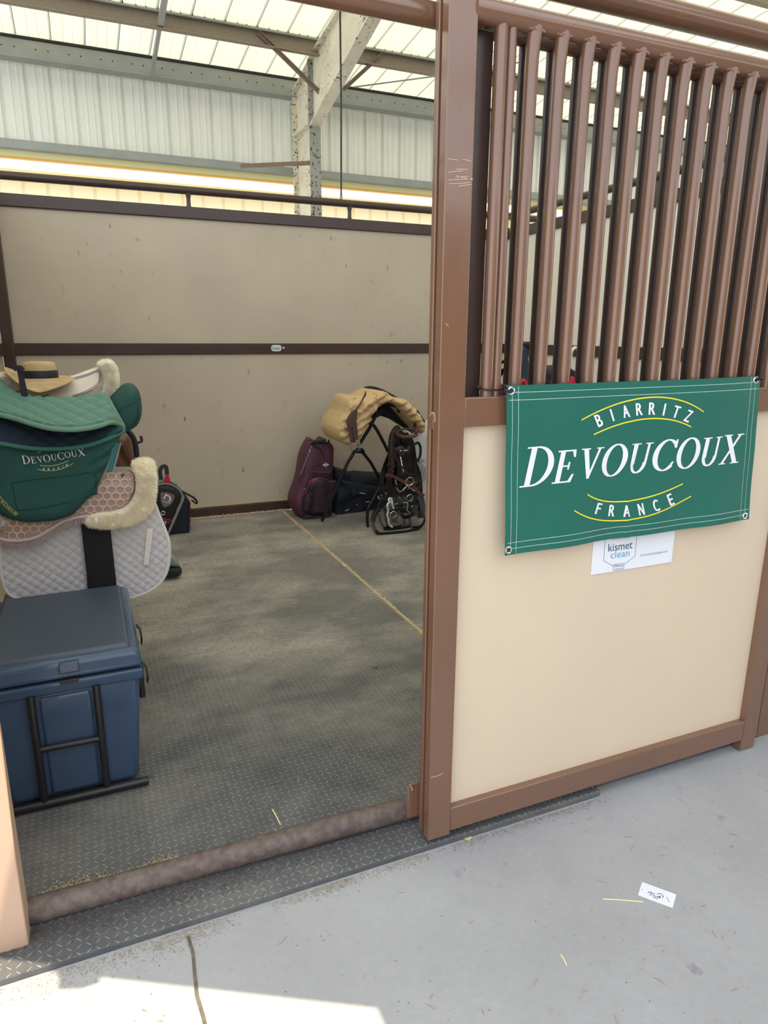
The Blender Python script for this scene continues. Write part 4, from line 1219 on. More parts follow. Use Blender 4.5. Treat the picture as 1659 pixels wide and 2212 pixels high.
NAVYC = M('navy_nylon', (22, 28, 44), .6, var=.1, bump=.2, bscale=400)
BLKNY = M('black_nylon_cloth', (22, 24, 28), .6, var=.1, bump=.2, bscale=300)
PLUMB = M('plum_piping', (104, 40, 66), .6)
GREYP = M('grey_piping_tape', (142, 146, 146), .6)
tb = thing('grooming_bag', 'navy and black grooming bag with red-based handle and shield emblem', 'bag', (.56, 5.36, 0))
TY = 5.27
FO = curve2(zD([(250, 900), (330, 760), (430, 690), (600, 680), (780, 725), (930, 830), (1020, 960), (1025, 1080), (980, 1200), (860, 1480), (740, 1760), (640, 2010), (560, 2030), (250, 2030)]), 3)
sheet(FO, TY, .16, .03, 12, 3.4).build('front_panel', BLKNY, tb)
sheet(zD([(760, 700), (960, 830), (1200, 1090), (1245, 1180), (1250, 1500), (1230, 1940), (1150, 2030), (640, 2040), (720, 1500)]), TY + .05, .16, .02, 8, 4).build('side_body', NAVYC, tb)
pp = [at(x, y, TY - .012) for x, y in zD([(335, 745), (430, 690), (600, 672), (780, 715), (935, 822), (1028, 960), (1035, 1080), (985, 1210), (860, 1500), (740, 1780), (625, 2040)])]
MB().ribbon(spline(pp, 5), .022, .006, taper=[.55] * 27 + [1.0] * 24).build('grey_piping', GREYP, tb)
mb = MB(); mb.tube(spline([at(x, y, TY + .03) for x, y in zD([(1060, 1030), (1190, 1110), (1228, 1200), (1225, 1500), (1200, 1960), (1120, 2025), (660, 2030)])], 5), .004, 6); mb.build('plum_piping', PLUMB, tb)
hd = [at(x, y, TY + .02) for x, y in zD([(470, 560), (450, 450), (440, 350), (480, 240), (570, 215), (610, 280), (625, 440)])]
MB().ribbon(spline(hd, 5), .030, .006, up=(.25, 1, 0)).build('handle', M('dark_grey_webbing', (52, 54, 60), .7), tb)
sheet(zD([(585, 430), (670, 430), (735, 690), (548, 665)]), TY - .012, .012, .004, 3, 4).build('red_tab', M('red_webbing', (196, 26, 56), .6), tb)
sheet(zD([(335, 560), (560, 560), (540, 650), (400, 700), (335, 720)]), TY + .03, .03, .01, 4, 4).build('grey_collar', M('pale_grey_nylon', (140, 148, 142), .6), tb)
mb = MB(); mb.tube(spline([at(x, y, TY + .10) for x, y in zD([(1020, 880), (1180, 960), (1350, 1060), (1430, 1170)])], 5), [.016] * 16, 8, flat=.5)
mb.tube(spline([at(x, y, TY + .10) for x, y in zD([(1430, 1170), (1390, 1200), (1280, 1110)])], 5), .012, 8, flat=.5); mb.build('side_handle', BLKNY, tb)
eo = curve2(zD([(462, 905), (600, 898), (720, 930), (822, 990), (800, 1110), (730, 1220), (560, 1305), (490, 1220), (450, 1100), (448, 990)]), 4)
def flatpoly(outl, Y, mb=None): 
    mb = mb or MB(); p3 = [at(x, y, Y) for x, y in outl]
    t = tessellate_polygon([[Vector((x, y, 0)) for x, y in outl]]); return mb.add(p3, [tuple(f) for f in t])
EY = TY - .0325
em = flatpoly(eo, EY).build('shield_emblem', M('shield_grey', (116, 112, 112), .5), tb, smooth=0)
MB().tube([at(x, y, EY) for x, y in eo], .0028, 5, closed=True).build('border', PLUMB, em)
mb = flatpoly(zD([(595, 935), (625, 965), (680, 985), (725, 1040), (728, 1110), (700, 1145), (665, 1140), (690, 1090), (680, 1030), (640, 1000), (600, 1000), (570, 1040), (560, 1085), (535, 1080), (525, 1055), (560, 1000)]), EY - .0012)
mb.build('horse_head', WHITE, em, smooth=0)
o3, r3, u3 = [at(*q, EY - .0012) for q in zD([(510, 1165), (705, 1200), (517, 1120)])]
press(sans('Tattini')[:2], lambda a, b: o3 + (r3 - o3) * a + (u3 - o3) * b).build('lettering', WHITE, em, smooth=0)
c0 = at(*zD([(520, 1455)])[0], TY - .032)
MB().torus(c0, .013, .0045, (0, 1, 0), 20, 8).build('snap_ring', CHROME, tb)
MB().tube([at(x, y, TY - .03) for x, y in zD([(490, 1600), (740, 1650)])], .003, 5).tube([at(x, y, TY - .03) for x, y in zD([(600, 1690), (700, 1710)])], .003, 5).build('pocket_zip', M('pink_zip', (190, 60, 90), .5), tb)
MB().box(at(*zD([(560, 1760)])[0], TY - .036), at(*zD([(600, 1650)])[0], TY - .028)).build('zip_pull', CHROME, tb, bevel=.001)

# ================================================================== MAROON BACKPACK
MAR = M('maroon_nylon', (88, 46, 68), .55, var=.12, vscale=7, bump=.12, bscale=300)
MARD = M('dark_maroon_nylon', (50, 26, 42), .6, var=.1, vscale=7, bump=.12, bscale=300)
MARL = M('maroon_light_edge', (118, 64, 92), .5)
pk = thing('backpack', 'tall maroon backpack standing on the mat by the shavings seam', 'backpack', (1.70, 5.42, 0))
PY = 5.33
BO = curve2(zC([(530, 250), (560, 200), (620, 210), (660, 300), (780, 260), (860, 180), (960, 220), (1040, 290), (1110, 400), (1112, 560), (1090, 900), (1100, 1250), (1080, 1600), (1050, 1900), (1050, 2090), (700, 2110), (420, 2130),
               (240, 2000), (140, 1840), (105, 1690), (130, 1540), (230, 1260), (300, 1000), (340, 720), (400, 500), (480, 330)]), 3)
def pwr(x, y, p, d): return .010 * noise.noise(Vector((p.x * 10, 2, p.z * 7))) + .004 * noise.noise(p * 26)
sheet(BO, PY + .10, .12, .07, 16, 3.2, pwr, .03).build('body', MAR, pk, smooth=60)
sheet(curve2(zC([(560, 950), (700, 985), (1060, 990), (1080, 1150), (1060, 1250), (600, 1230), (500, 1280), (520, 1100)]), 3), PY + .04, .04, .015, 6, 3.5).build('upper_pocket', MARD, pk)
sheet(curve2(zC([(470, 1480), (490, 1330), (560, 1220), (680, 1150), (800, 1110), (920, 1160), (1060, 1195), (1165, 1200), (1190, 1270), (1150, 1420), (1100, 1640), (1080, 1850), (1030, 1960), (620, 2010), (420, 1930), (370, 1890), (400, 1650)]), 3), PY, .08, .030, 10, 3.2, pwr).build('front_pocket', MARD, pk, smooth=60)
MB().tube(spline([at(x, y, PY - .020) for x, y in zC([(455, 1500), (500, 1330), (580, 1250), (720, 1240), (900, 1235), (1080, 1215), (1165, 1215)])], 5), .0045, 6).build('pocket_piping', MARL, pk)
MB().tube(spline([at(x, y, PY - .002) for x, y in zC([(555, 955), (700, 985), (880, 1000), (1050, 985)])], 5), .0035, 6).build('pocket_lip', MARL, pk)
sheet(curve2(zC([(500, 1260), (600, 1170), (780, 1115), (860, 1130), (980, 1190), (800, 1225), (600, 1230)]), 3), PY - .004, .02, .012, 5, 3.5).build('pocket_flap', M('bright_maroon_nylon', (132, 52, 86), .45), pk)
MB().tube([at(x, y, PY + .03) for x, y in zC([(600, 340), (540, 500), (470, 680), (380, 900), (320, 1060)])], .0035, 6).build('zip', M('grey_zip', (150, 140, 150), .4), pk)
MB().ball(at(*zC([(545, 490)])[0], PY + .02), .008, 6).build('zip_pull', CHROME, pk)
MB().ball(at(*zC([(415, 1400)])[0], PY + .02), .006, 6).build('zip_pull', CHROME, pk)
mb = MB(); mb.tube(spline([at(x, y, PY + .02) for x, y in zC([(540, 310), (600, 285), (760, 285), (920, 265), (1010, 245)])], 5), [.010] + [.017] * 19 + [.010], 10); mb.build('grab_handle', BLKNY, pk)
MB().box(at(*zC([(530, 300)])[0], PY), at(*zC([(580, 278)])[0], PY + .02)).build('handle_tip', CHROME, pk); MB().bar(at(*zC([(935, 270)])[0], PY + .0), at(*zC([(975, 210)])[0], PY + .0), .010, .012).build('handle_tip', CHROME, pk)
sheet(zC([(430, 1960), (560, 1985), (700, 2030), (900, 1990), (1030, 1880), (1052, 2095), (700, 2112), (385, 2140)]), PY + .02, .06, .018, 6, 3.6).build('base_panel', M('dark_grey_base', (44, 44, 52), .5, bump=.2), pk)
MB().tube(spline([at(x, y, PY + .025) for x, y in zC([(660, 360), (780, 420), (850, 520), (890, 640)])], 5), .0035, 6).build('top_seam', MARD, pk)
lc = at(*zC([(925, 820)])[0], PY + .024)
mb = MB()
for s in (1, .62):
    dp = [lc + Vector((a * .024 * s, 0, b * .019 * s)) for a, b in ((0, 1), (1.1, 0), (0, -1), (-1.1, 0))]
    for i in range(4): mb.ribbon([dp[i], dp[(i + 1) % 4]], .0022, .001)
mb.ribbon([lc + Vector((-.028, -.001, 0)), lc + Vector((.028, -.001, .001))], .007, .001); mb.build('diamond_logo', WHITE, pk, smooth=0)
# word runs up the pocket
o4, r4, u4 = at(*zC([(600, 1960)])[0], PY - .034), at(*zC([(690, 1400)])[0], PY - .034), at(*zC([(512, 1930)])[0], PY - .034)
press(sans('PROKIT')[:2], lambda a, b: o4 + (r4 - o4) * a + (u4 - o4) * b).build('lettering', M('black_print', (12, 10, 16), .4), pk, smooth=0)

# ================================================================== NAVY DUFFEL UNDER THE STAND
nb2 = thing('duffel_bag', 'dark navy fabric bag lying behind the folding saddle stand', 'bag', (2.2, 5.5, 0))
NY2 = M('dark_navy_canvas', (22, 30, 42), .65, var=.15, vscale=5, bump=.15, bscale=300)
NO = zE([(200, 300), (330, 340), (520, 410), (680, 455), (800, 440), (1000, 460), (1350, 470), (1380, 700), (1300, 1000), (1100, 1330), (800, 1420), (500, 1430), (230, 1430), (180, 1200), (190, 700)])
sheet(NO, 5.46, .14, .05, 14, 4, lambda x, y, p, d: .012 * noise.noise(p * 9) + .010 * math.sin((x * .6 + y) * .13), .04).build('body', NY2, nb2, smooth=60)
sheet(zE([(330, 560), (620, 640), (1100, 720), (1250, 760), (1170, 870), (900, 900), (640, 960), (620, 800), (450, 700)]), 5.40, .03, .012, 5, 4).build('flap', M('dark_slate_canvas', (30, 42, 52), .6, bump=.15), nb2)
mb = MB(); mb.ribbon(spline([at(x, y, 5.385) for x, y in zE([(270, 1390), (500, 1280), (700, 1130), (900, 1010), (1100, 960)])], 6), .035, .005); mb.build('strap', BLKNY, nb2)
for a, b in (((800, 880), (930, 895)), ((480, 1280), (555, 1240)), ((930, 1078), (1015, 1075))):
    mb = MB(); p, q = [at(*v, 5.36) for v in zE([a, b])]
    for i in range(5): mb.ribbon([p + (q - p) * (i / 5 + .02), p + (q - p) * (i / 5 + .14)], .006 if i % 2 else .009, .001)
    mb.build('small_label', WHITE, nb2, smooth=0)
for q in ((320, 1370), (740, 1140), (350, 1410), (600, 1360)): MB().ball(at(*zE([q])[0], 5.36), .006, 6).build('stud', CHROME, nb2)

# ================================================================== FOLDING SADDLE STAND AND TAN-COVERED SADDLE
BLKT = M('black_tube_enamel', (20, 22, 26), .25)
sn = thing('saddle_stand', 'black folding tube saddle stand under the tan-covered saddle', 'stand', (2.15, 5.2, 0))
def seg(pts, Y, r=.0135): return [at(x, y, Y) for x, y in pts]
pA = seg(zB([(830, 560), (740, 740), (600, 960), (520, 1080), (420, 1244)]), 5.12); pA.append(Vector((pA[-1].x - .20, 5.2, .014)))
MB().tube(pA, .0135, 12).build('leg', BLKT, sn)
pB = seg(zB([(560, 1020), (650, 1090), (770, 1244)]), 5.14); pB.append(Vector((pB[-1].x + .28, 5.2, .014)))
MB().tube(pB, .0135, 12).build('leg', BLKT, sn)
pC = seg(zB([(690, 640), (770, 655), (830, 710), (900, 830), (980, 980), (1060, 1120)]), 5.05); pC += [at(900, 1060, 5.02), at(905, 1118, 5.0)]
MB().tube(spline(pC, 4), .0135, 12).build('leg', BLKT, sn)
pD = [at(x, y, 4.93) for x, y in zF([(640, 700), (560, 870), (400, 1180), (280, 1390), (255, 1430), (240, 1700)])] + [at(795, 1138, 4.93)]
MB().tube(spline(pD, 5), .0125, 12).build('leg', BLKT, sn)
MB().tube(seg(zB([(970, 350), (1150, 400), (1175, 420), (1190, 490)]), 5.0), .012, 10).build('arm', BLKT, sn)
MB().tube(spline(seg(zB([(1420, 650), (1425, 700), (1395, 760), (1370, 790)]), 4.9), 5), .012, 10).build('hook', BLKT, sn)
sheet(zB([(545, 1060), (585, 1020), (650, 1025), (682, 1075), (670, 1105), (560, 1100)]), 5.10, .03, .008, 3, 4).build('hinge_plate', BLKT, sn)

TANC = M('tan_cotton_cover', (206, 176, 132), .75, var=.06, vscale=8, bump=.12, bscale=400)
tsd = thing('covered_saddle', 'saddle in a tan elasticated cover on the folding stand', 'saddle', (2.15, 5.1, .7))
TO = curve2(zB([(210, 760), (240, 650), (300, 560), (360, 470), (400, 350), (440, 275), (520, 245), (640, 270), (720, 235), (810, 180), (900, 164), (1000, 190), (1090, 262), (1270, 292), (1390, 400), (1490, 530), (1545, 640), (1560, 720), (1510, 806),
                (1440, 720), (1330, 610), (1215, 480), (1110, 372), (995, 345), (900, 385), (810, 480), (710, 640), (620, 800), (470, 968), (330, 940), (250, 880)]), 3)
def ruf(x, y, p, d):
    e = max(0, 1 - d / 9.0)
    f = abs(noise.noise(Vector((p.x * 13, 4, p.z * 13)))) + .5 * abs(noise.noise(Vector((p.x * 26, 8, p.z * 26))))
    return .016 * e * math.sin((x * .9 + y * .5) * .75 + 2 * noise.noise(p * 12)) - .05 * f * min(1, d / 5) + .014 * math.sin((x + y * 1.7) * .20 + 3 * noise.noise(p * 5)) * min(1, d / 6)
sheet(TO, 4.98, .30, .11, 17, 3.0, ruf, .10).build('cover', TANC, tsd, smooth=175)
sheet(zB([(640, 290), (690, 180), (760, 120), (840, 108), (940, 140), (1080, 215), (1200, 280), (1330, 340), (1480, 470), (1580, 620), (1560, 690), (1400, 420), (1100, 300), (900, 210), (760, 240), (600, 390)]), 5.18, .12, .02, 5, 4).build('black_pad', M('black_felt', (22, 22, 26), .9), tsd)
sheet(zB([(880, 400), (990, 352), (1110, 385), (1180, 470), (1330, 610), (1440, 720), (1400, 790), (1100, 600), (920, 540), (820, 590), (770, 545)]), 5.16, .10, .02, 6, 4).build('underside', M('black_leather_panel', (16, 16, 20), .5), tsd)
mb = MB()
for pts in ([(650, 470), (690, 440), (700, 480), (740, 450), (760, 490), (800, 470), (820, 440)], [(800, 200), (840, 215), (860, 240), (840, 280), (900, 300)], [(380, 600), (400, 640), (370, 700), (390, 720)], [(1400, 540), (1440, 530), (1480, 560), (1450, 600), (1420, 580)]):
    MB().tube(spline([at(x, y, 4.862) for x, y in zB(pts)], 4), .0018, 5).build('brown_stitching', M('brown_print', (130, 84, 46), .7), tsd)
gt = thing('girth', 'brown girth with two steel buckles over the left side of the tan saddle', 'girth', (1.85, 4.85, .6))
GIRT = M('brown_girth_leather', (82, 56, 52), .55, var=.1, bump=.1, bscale=200)
sheet(zB([(700, 170), (660, 260), (600, 370), (550, 440), (480, 480), (430, 560), (405, 625), (420, 700), (450, 800), (470, 950), (520, 940), (560, 920), (585, 900), (570, 780), (555, 640), (560, 560), (570, 440), (640, 320), (700, 235)]), 4.835, .012, .004, 4, 3.5).build('strap', GIRT, gt)
MB().tube([at(x, y, 4.826) for x, y in zB([(485, 700), (500, 800), (520, 920)])], .003, 5).build('split_line', M('dark_seam_brown', (44, 30, 30), .8), gt)
for qx, qy in ((500, 995), (575, 960)):
    mb = MB(); c = [at(x, y, 4.82) for x, y in zB([(qx - 32, qy - 48), (qx + 20, qy - 52), (qx + 34, qy + 42), (qx - 22, qy + 56)])]
    for i in range(4): mb.tube([c[i], c[(i + 1) % 4]], .0055, 6)
    mb.tube([(c[0] + c[1]) / 2, (c[2] + c[3]) / 2], .004, 6); mb.tube([(c[0] * .5 + c[3] * .5), (c[1] * .5 + c[2] * .5)], .004, 6)
    mb.build('buckle', CHROME, gt)

# ================================================================== BRIDLES HANGING FROM THE STAND
LBR = M('dark_brown_bridle_leather', (50, 34, 32), .38, var=.12); LBK = M('black_bridle_leather', (20, 20, 24), .35, var=.12); LRB = M('red_brown_bridle_leather', (88, 54, 48), .38, var=.12)
def strap(pts, Y, w, mb, n=6, jit=.0, th=.006, map_=zF):
    p = [at(x, y, (Y + jit * math.sin(i * 1.9))) for i, (x, y) in enumerate(map_(pts))]
    return mb.ribbon(spline(p, n), w, th, up=(.15, 1, 0))
def chainlinks(pts, Y, mb, r=.008):
    ln = spline([at(x, y, Y) for x, y in zF(pts)], 5)
    for i, p in enumerate(ln): mb.torus(p, r, .0022, (1, .3, 0) if i % 2 else (0, 1, .3), 10, 5)
    return mb

b1 = thing('bridle', 'brown plaited-rein bridle with padded browband hanging at the front of the bridle cluster', 'bridle', (2.28, 4.80, 0), 'bridles on the saddle stand')
mb = MB(); strap([(760, 560), (740, 200), (745, -60), (770, -200), (830, -330), (900, -400), (960, -360), (1010, -270), (1040, -180)], 4.80, .022, mb); strap([(850, 500), (830, 150), (840, -150), (880, -300), (920, -340), (960, -300)], 4.79, .014, mb); mb.build('headpiece', LBR, b1)
mb = MB()
ln = spline([at(x, y, 4.79) for x, y in zF([(800, 620), (790, 300), (770, 50), (800, -160), (830, -280)])], 14)
for i, p in enumerate(ln): mb.ball(p + Vector((.006 * math.sin(i * 1.4), -.004, 0)), .0095, 5, sz=1.3)
mb.build('plaited_rein', LBR, b1)
mb = MB(); mb.tube(spline([at(x, y, 4.77) for x, y in zB([(1150, 800), (1180, 835), (1260, 855), (1360, 850), (1430, 835), (1450, 805), (1420, 775)])], 6), .014, 8); mb.build('browband', LRB, b1)
mb = MB(); mb.tube(spline([at(x, y, 4.79) for x, y in zB([(1150, 800), (1190, 760), (1270, 735), (1350, 745), (1420, 780)])], 5), .008, 8); mb.build('browband_piping', LBR, b1)
mb = MB(); strap([(650, 690), (760, 690), (860, 730), (1000, 810), (1130, 855), (1250, 865), (1330, 850), (1340, 800)], 4.76, .024, mb, th=.010); strap([(1250, 900), (1330, 1000), (1420, 1100), (1510, 1160)], 4.78, .030, mb, th=.008); mb.build('noseband', LRB, b1)
mb = MB(); strap([(860, 150), (900, 330), (1000, 480), (1120, 620), (1230, 730), (1380, 800)], 4.75, .012, mb); strap([(1180, 680), (1290, 660), (1390, 700), (1430, 770), (1380, 820)], 4.77, .010, mb); mb.build('cheek_straps', LBR, b1)
mb = MB(); 
for a, b in (((1060, 860), (1140, 920)), ((1140, 920), (1300, 1050)), ((1140, 920), (1040, 1030)), ((1040, 1030), (960, 1065)), ((960, 1065), (890, 960)), ((870, 790), (905, 900))): mb.tube([at(*q, 4.745) for q in zF([a, b])], .0048, 6)
mb.torus(at(*zF([(1190, 830)])[0], 4.745), .034, .0035, (0, 1, .2), 20, 6); mb.ball(at(*zF([(1135, 920)])[0], 4.74), .009, 6); mb.build('bit', CHROME, b1)

b2 = thing('bridle', 'black bridle with winged poll pad and long reins looped to the floor', 'bridle', (2.33, 4.86, 0), 'bridles on the saddle stand')
mb = MB(); 
for pts, wd in (([(960, 800), (930, 300), (920, 0), (960, -230), (1010, -300)], .03), ([(1080, 900), (1090, 300), (1060, -100), (1020, -260)], .04), ([(1200, 900), (1220, 400), (1180, 0), (1080, -240)], .03), ([(1330, 900), (1300, 300), (1240, -60), (1100, -250)], .03), ([(700, 800), (780, 400), (840, 0), (900, -250)], .03)):
    strap(pts, 4.86, wd, mb, jit=.02)
mb.build('headstall', LBK, b2)
sheet(curve2(zF([(860, 100), (930, 60), (1010, 30), (1080, 70), (1130, 110), (1170, 30), (1210, 60), (1200, 150), (1150, 240), (1110, 200), (1050, 270), (980, 270), (920, 190)]), 4), 4.80, .02, .006, 4, 3).build('poll_pad', M('grey_black_padding', (46, 42, 46), .5), b2)
mb = MB(); mb.ball(at(*zF([(985, 145)])[0], 4.785), .008, 6); mb.tube([at(*q, 4.785) for q in zF([(1050, 150), (1140, 130)])], .004, 6); mb.build('studs', CHROME, b2)
mb = MB(); strap([(1310, 0), (1380, -40), (1430, 60), (1430, 220), (1390, 340), (1350, 370), (1320, 300)], 4.83, .020, mb); mb.build('throat_lash', LBK, b2)
mb = MB()
for pts in ([(620, 1240), (430, 1400), (310, 1560), (265, 1700), (290, 1850), (400, 1950), (600, 1985), (800, 1985), (960, 1950), (1080, 1880), (1120, 1780)],
            [(640, 1300), (480, 1440), (350, 1600), (300, 1740), (340, 1860), (440, 1930), (640, 1970), (820, 1960)],
            [(1120, 1780), (1300, 1760), (1420, 1640), (1450, 1480), (1420, 1300), (1380, 1160)], [(960, 1950), (1150, 1860), (1340, 1740), (1460, 1560), (1480, 1350)]):
    ln = spline([at(x, y, 4.80) for x, y in zF(pts)], 6)
    ln = [Vector((p.x, 4.80 - .12 * max(0, .25 - p.z) / .25, max(.012, p.z))) for p in ln]
    mb.ribbon(ln, .018, .007, up=(.15, 1, .3))
mb.build('reins', LBK, b2)

b3 = thing('bridle', 'black bridle with steel curb chain lying lowest in the bridle cluster', 'bridle', (2.2, 4.9, 0), 'bridles on the saddle stand')
mb = MB()
for pts, wd in (([(700, 750), (690, 1000), (650, 1200), (600, 1500), (620, 1760)], .03), ([(760, 960), (840, 1100), (900, 1280)], .045), ([(960, 1300), (1080, 1180), (1250, 1280), (1360, 1180)], .03), ([(1000, 1380), (1100, 1550), (1090, 1760), (1000, 1850), (860, 1900), (680, 1910), (560, 1880), (530, 1820), (620, 1790), (800, 1790), (900, 1760)], .020),
                ([(930, 1320), (980, 1600), (960, 1760)], .022), ([(450, 1540), (460, 1680), (520, 1800)], .016), ([(830, 1100), (800, 1400), (760, 1700)], .05), ([(1180, 1000), (1220, 1300), (1260, 1560)], .06), ([(1400, 1000), (1430, 1300), (1400, 1600)], .05), ([(900, 900), (1000, 1200), (960, 1500)], .07), ([(620, 900), (560, 1200), (520, 1330)], .035)):
    ln = spline([at(x, y, 4.88) for x, y in zF(pts)], 6); ln = [Vector((p.x, p.y - .10 * max(0, .25 - p.z) / .25, max(.012, p.z))) for p in ln]
    mb.ribbon(ln, wd, .008, up=(.15, 1, .2))
for i in range(34):
    x0 = 1000 + rnd.uniform(-90, 130); x1 = rnd.gauss(960, 220); x1 = min(max(x1, 560), 1470)
    y1 = rnd.uniform(900, 1500); mx = (x0 + x1) / 2 + rnd.uniform(-60, 60)
    ln = spline([at(x, y, 4.90 + rnd.uniform(-.03, .05)) for x, y in zF([(x0, -180), (mx, 350), (x1 * .9 + mx * .1, 750), (x1, y1)])], 6)
    mb.ribbon(ln, rnd.uniform(.014, .034), .006, up=(.15, 1, .2))
for i in range(16):
    xa = rnd.uniform(560, 1300); ya = rnd.uniform(850, 1350); w_ = rnd.uniform(60, 190); h_ = rnd.uniform(120, 360)
    ln = spline([at(x, y, 4.87) for x, y in zF([(xa, ya), (xa - w_ * .5, ya + h_ * .6), (xa, ya + h_), (xa + w_, ya + h_ * .95), (xa + w_ * 1.4, ya + h_ * .4), (xa + w_, ya - 40)])], 6)
    ln = [Vector((p.x, p.y - .10 * max(0, .25 - p.z) / .25, max(.012, p.z))) for p in ln]; mb.ribbon(ln, rnd.uniform(.014, .026), .007, up=(.15, 1, .2))
mb.build('straps', LBK, b3)
mb = MB(); chainlinks([(740, 1210), (720, 1260), (760, 1290), (705, 1330), (690, 1400), (710, 1500), (690, 1590), (715, 1680), (720, 1760), (750, 1820), (800, 1850)], 4.75, mb)
chainlinks([(780, 1220), (800, 1280), (800, 1350), (830, 1430)], 4.75, mb); mb.build('curb_chain', CHROME, b3)
mb = MB()
for cc, rr in (((825, 1570), .028), ((1195, 1195), .028)): MB().torus(at(*zF([cc])[0], 4.76), rr, .003, (0, 1, .25), 18, 6).build('bit_ring', CHROME, b3)
for a, b in (((835, 1345), (920, 1325)), ((950, 1170), (985, 1215)), ((1040, 1300), (1150, 1310)), ((1150, 1310), (1130, 1470)), ((1130, 1470), (1180, 1520)), ((1220, 1390), (1265, 1380)), ((485, 1150), (500, 1220)), ((650, 1080), (670, 1110)), ((545, 1130), (570, 1150))):
    MB().tube([at(*q, 4.755) for q in zF([a, b])], .005, 6).build('buckle', CHROME, b3)
mb = MB(); ln = [at(x, y, 4.80) for x, y in zF([(985, 290), (1010, 400), (1030, 520), (1050, 620)])]
for p in spline(ln, 5): mb.ball(p, .0065, 4)
mb.build('bead_browband', CHROME, b3)

# white feed sack behind the bridles
fs_ = thing('feed_sack', 'white woven sack with dark lettering, half hidden behind the bridles', 'sack', (2.75, 5.3, 0))
SK = curve2([(880, 1000), (884, 960), (896, 935), (915, 918), (945, 912), (980, 930), (990, 1000), (985, 1090), (975, 1112), (880, 1112)], 4)
sheet(SK, 5.3, .16, .10, 22, 4, lambda x, y, p, d: .012 * noise.noise(p * 8), .08).build('sack', M('white_woven_plastic', (214, 216, 218), .55, bump=.15, bscale=300), fs_, smooth=60)
mb = MB(); cxs, czs = 882, 1040
for i, ch in enumerate('WOODSHAVINGS'):
    a = math.radians(6 - 13 * i); R3 = 40
    # the sack stands on its head, so the word climbs anticlockwise from the right
    an = math.radians(8 + 13.5 * i); px = cxs + R3 * math.cos(an); py = czs - R3 * math.sin(an)
    vs, f_, _ = sans(ch); tx, ty = -math.sin(an), -math.cos(an); nx, ny = math.cos(an), -math.sin(an)
    mb.add([at(px - tx * -(a_ - .5) * 7 + nx * -(b_ - .5) * 9 * -1, py - ty * -(a_ - .5) * 7 + ny * (b_ - .5) * 9, 5.17) for a_, b_ in vs], f_)
mb.build('lettering', DKLINE, fs_, smooth=0)
mb = MB()
for R3 in (34, 47): mb.tube([at(cxs + R3 * math.cos(math.radians(t)), czs - R3 * math.sin(math.radians(t)), 5.172) for t in range(-5, 95, 6)], .0018, 5)
mb.build('ring_lines', DKLINE, fs_)
o5 = at(917, 990, 5.17); r5 = at(903, 993, 5.17); u5 = at(918, 998, 5.17)
press(sans('787')[:2], lambda a, b: o5 + (r5 - o5) * a + (u5 - o5) * b).build('lettering', DKLINE, fs_, smooth=0)

# ================================================================== THINGS SEEN BETWEEN THE DOOR BARS
nv = thing('covered_saddle', 'navy-covered saddle with black pommel seen between the first and second light bars', 'saddle', (2.75, 4.1, 1.0))
sheet(curve2([(1122, 850), (1124, 800), (1118, 770), (1126, 745), (1140, 742), (1146, 756), (1140, 775), (1145, 800), (1146, 835), (1150, 850), (1140, 880), (1120, 880)], 4), 4.1, .10, .03, 8, 3, None, .1).build('cover', M('navy_cover_cloth', (40, 52, 72), .7), nv)
sheet(curve2([(1132, 742), (1145, 738), (1152, 748), (1146, 760), (1138, 752)], 4), 4.07, .06, .01, 4, 3).build('pommel', BLKNY, nv)
sheet(curve2([(1120, 830), (1135, 822), (1152, 825), (1158, 850), (1155, 890), (1118, 890)], 4), 4.05, .06, .02, 6, 4).build('black_lining', BLKNY, nv)
MB().tube([at(1135, 850, 4.18), Vector((at(1135, 850, 4.18).x, 4.18, 0))], .02, 10).build('stand_post', BLACKMET, nv)
hn = thing('bag', 'tall navy garment bag whose top shows low between the third and fourth light bars', 'bag', (3.3, 4.2, 1.0))
sheet(curve2([(1176, 880), (1180, 815), (1192, 795), (1215, 790), (1236, 798), (1248, 815), (1254, 900), (1258, 1080), (1262, 1236), (1180, 1240)], 4), 4.2, .12, .04, 12, 6, None, .05).build('body', NAVYC, hn)
cu_ = MB().tube(spline([at(x, y, 3.2) for x, y in [(1236, 795), (1233, 780), (1234, 762), (1240, 752), (1247, 752)]], 5), .009, 8).build('hook', M('white_plastic_hook', (232, 230, 226), .4))
tag(cu_, 'white hook with strap seen over the middle rail between the bars', 'hook')
cd_ = MB(); cd_.tube(spline([at(x, y, 1.684) for x, y in [(1064, 792), (1075, 787), (1090, 780), (1110, 776)]], 5), .005, 8); 
cd_.tube(spline([at(x, y, 1.684) for x, y in [(1064, 800), (1078, 802), (1092, 796), (1085, 806), (1077, 818), (1076, 832)]], 5), .004, 8)
tag(cd_.build('rope', BLACKMET), 'black cords hanging inside the corner beside the double bar', 'cord')

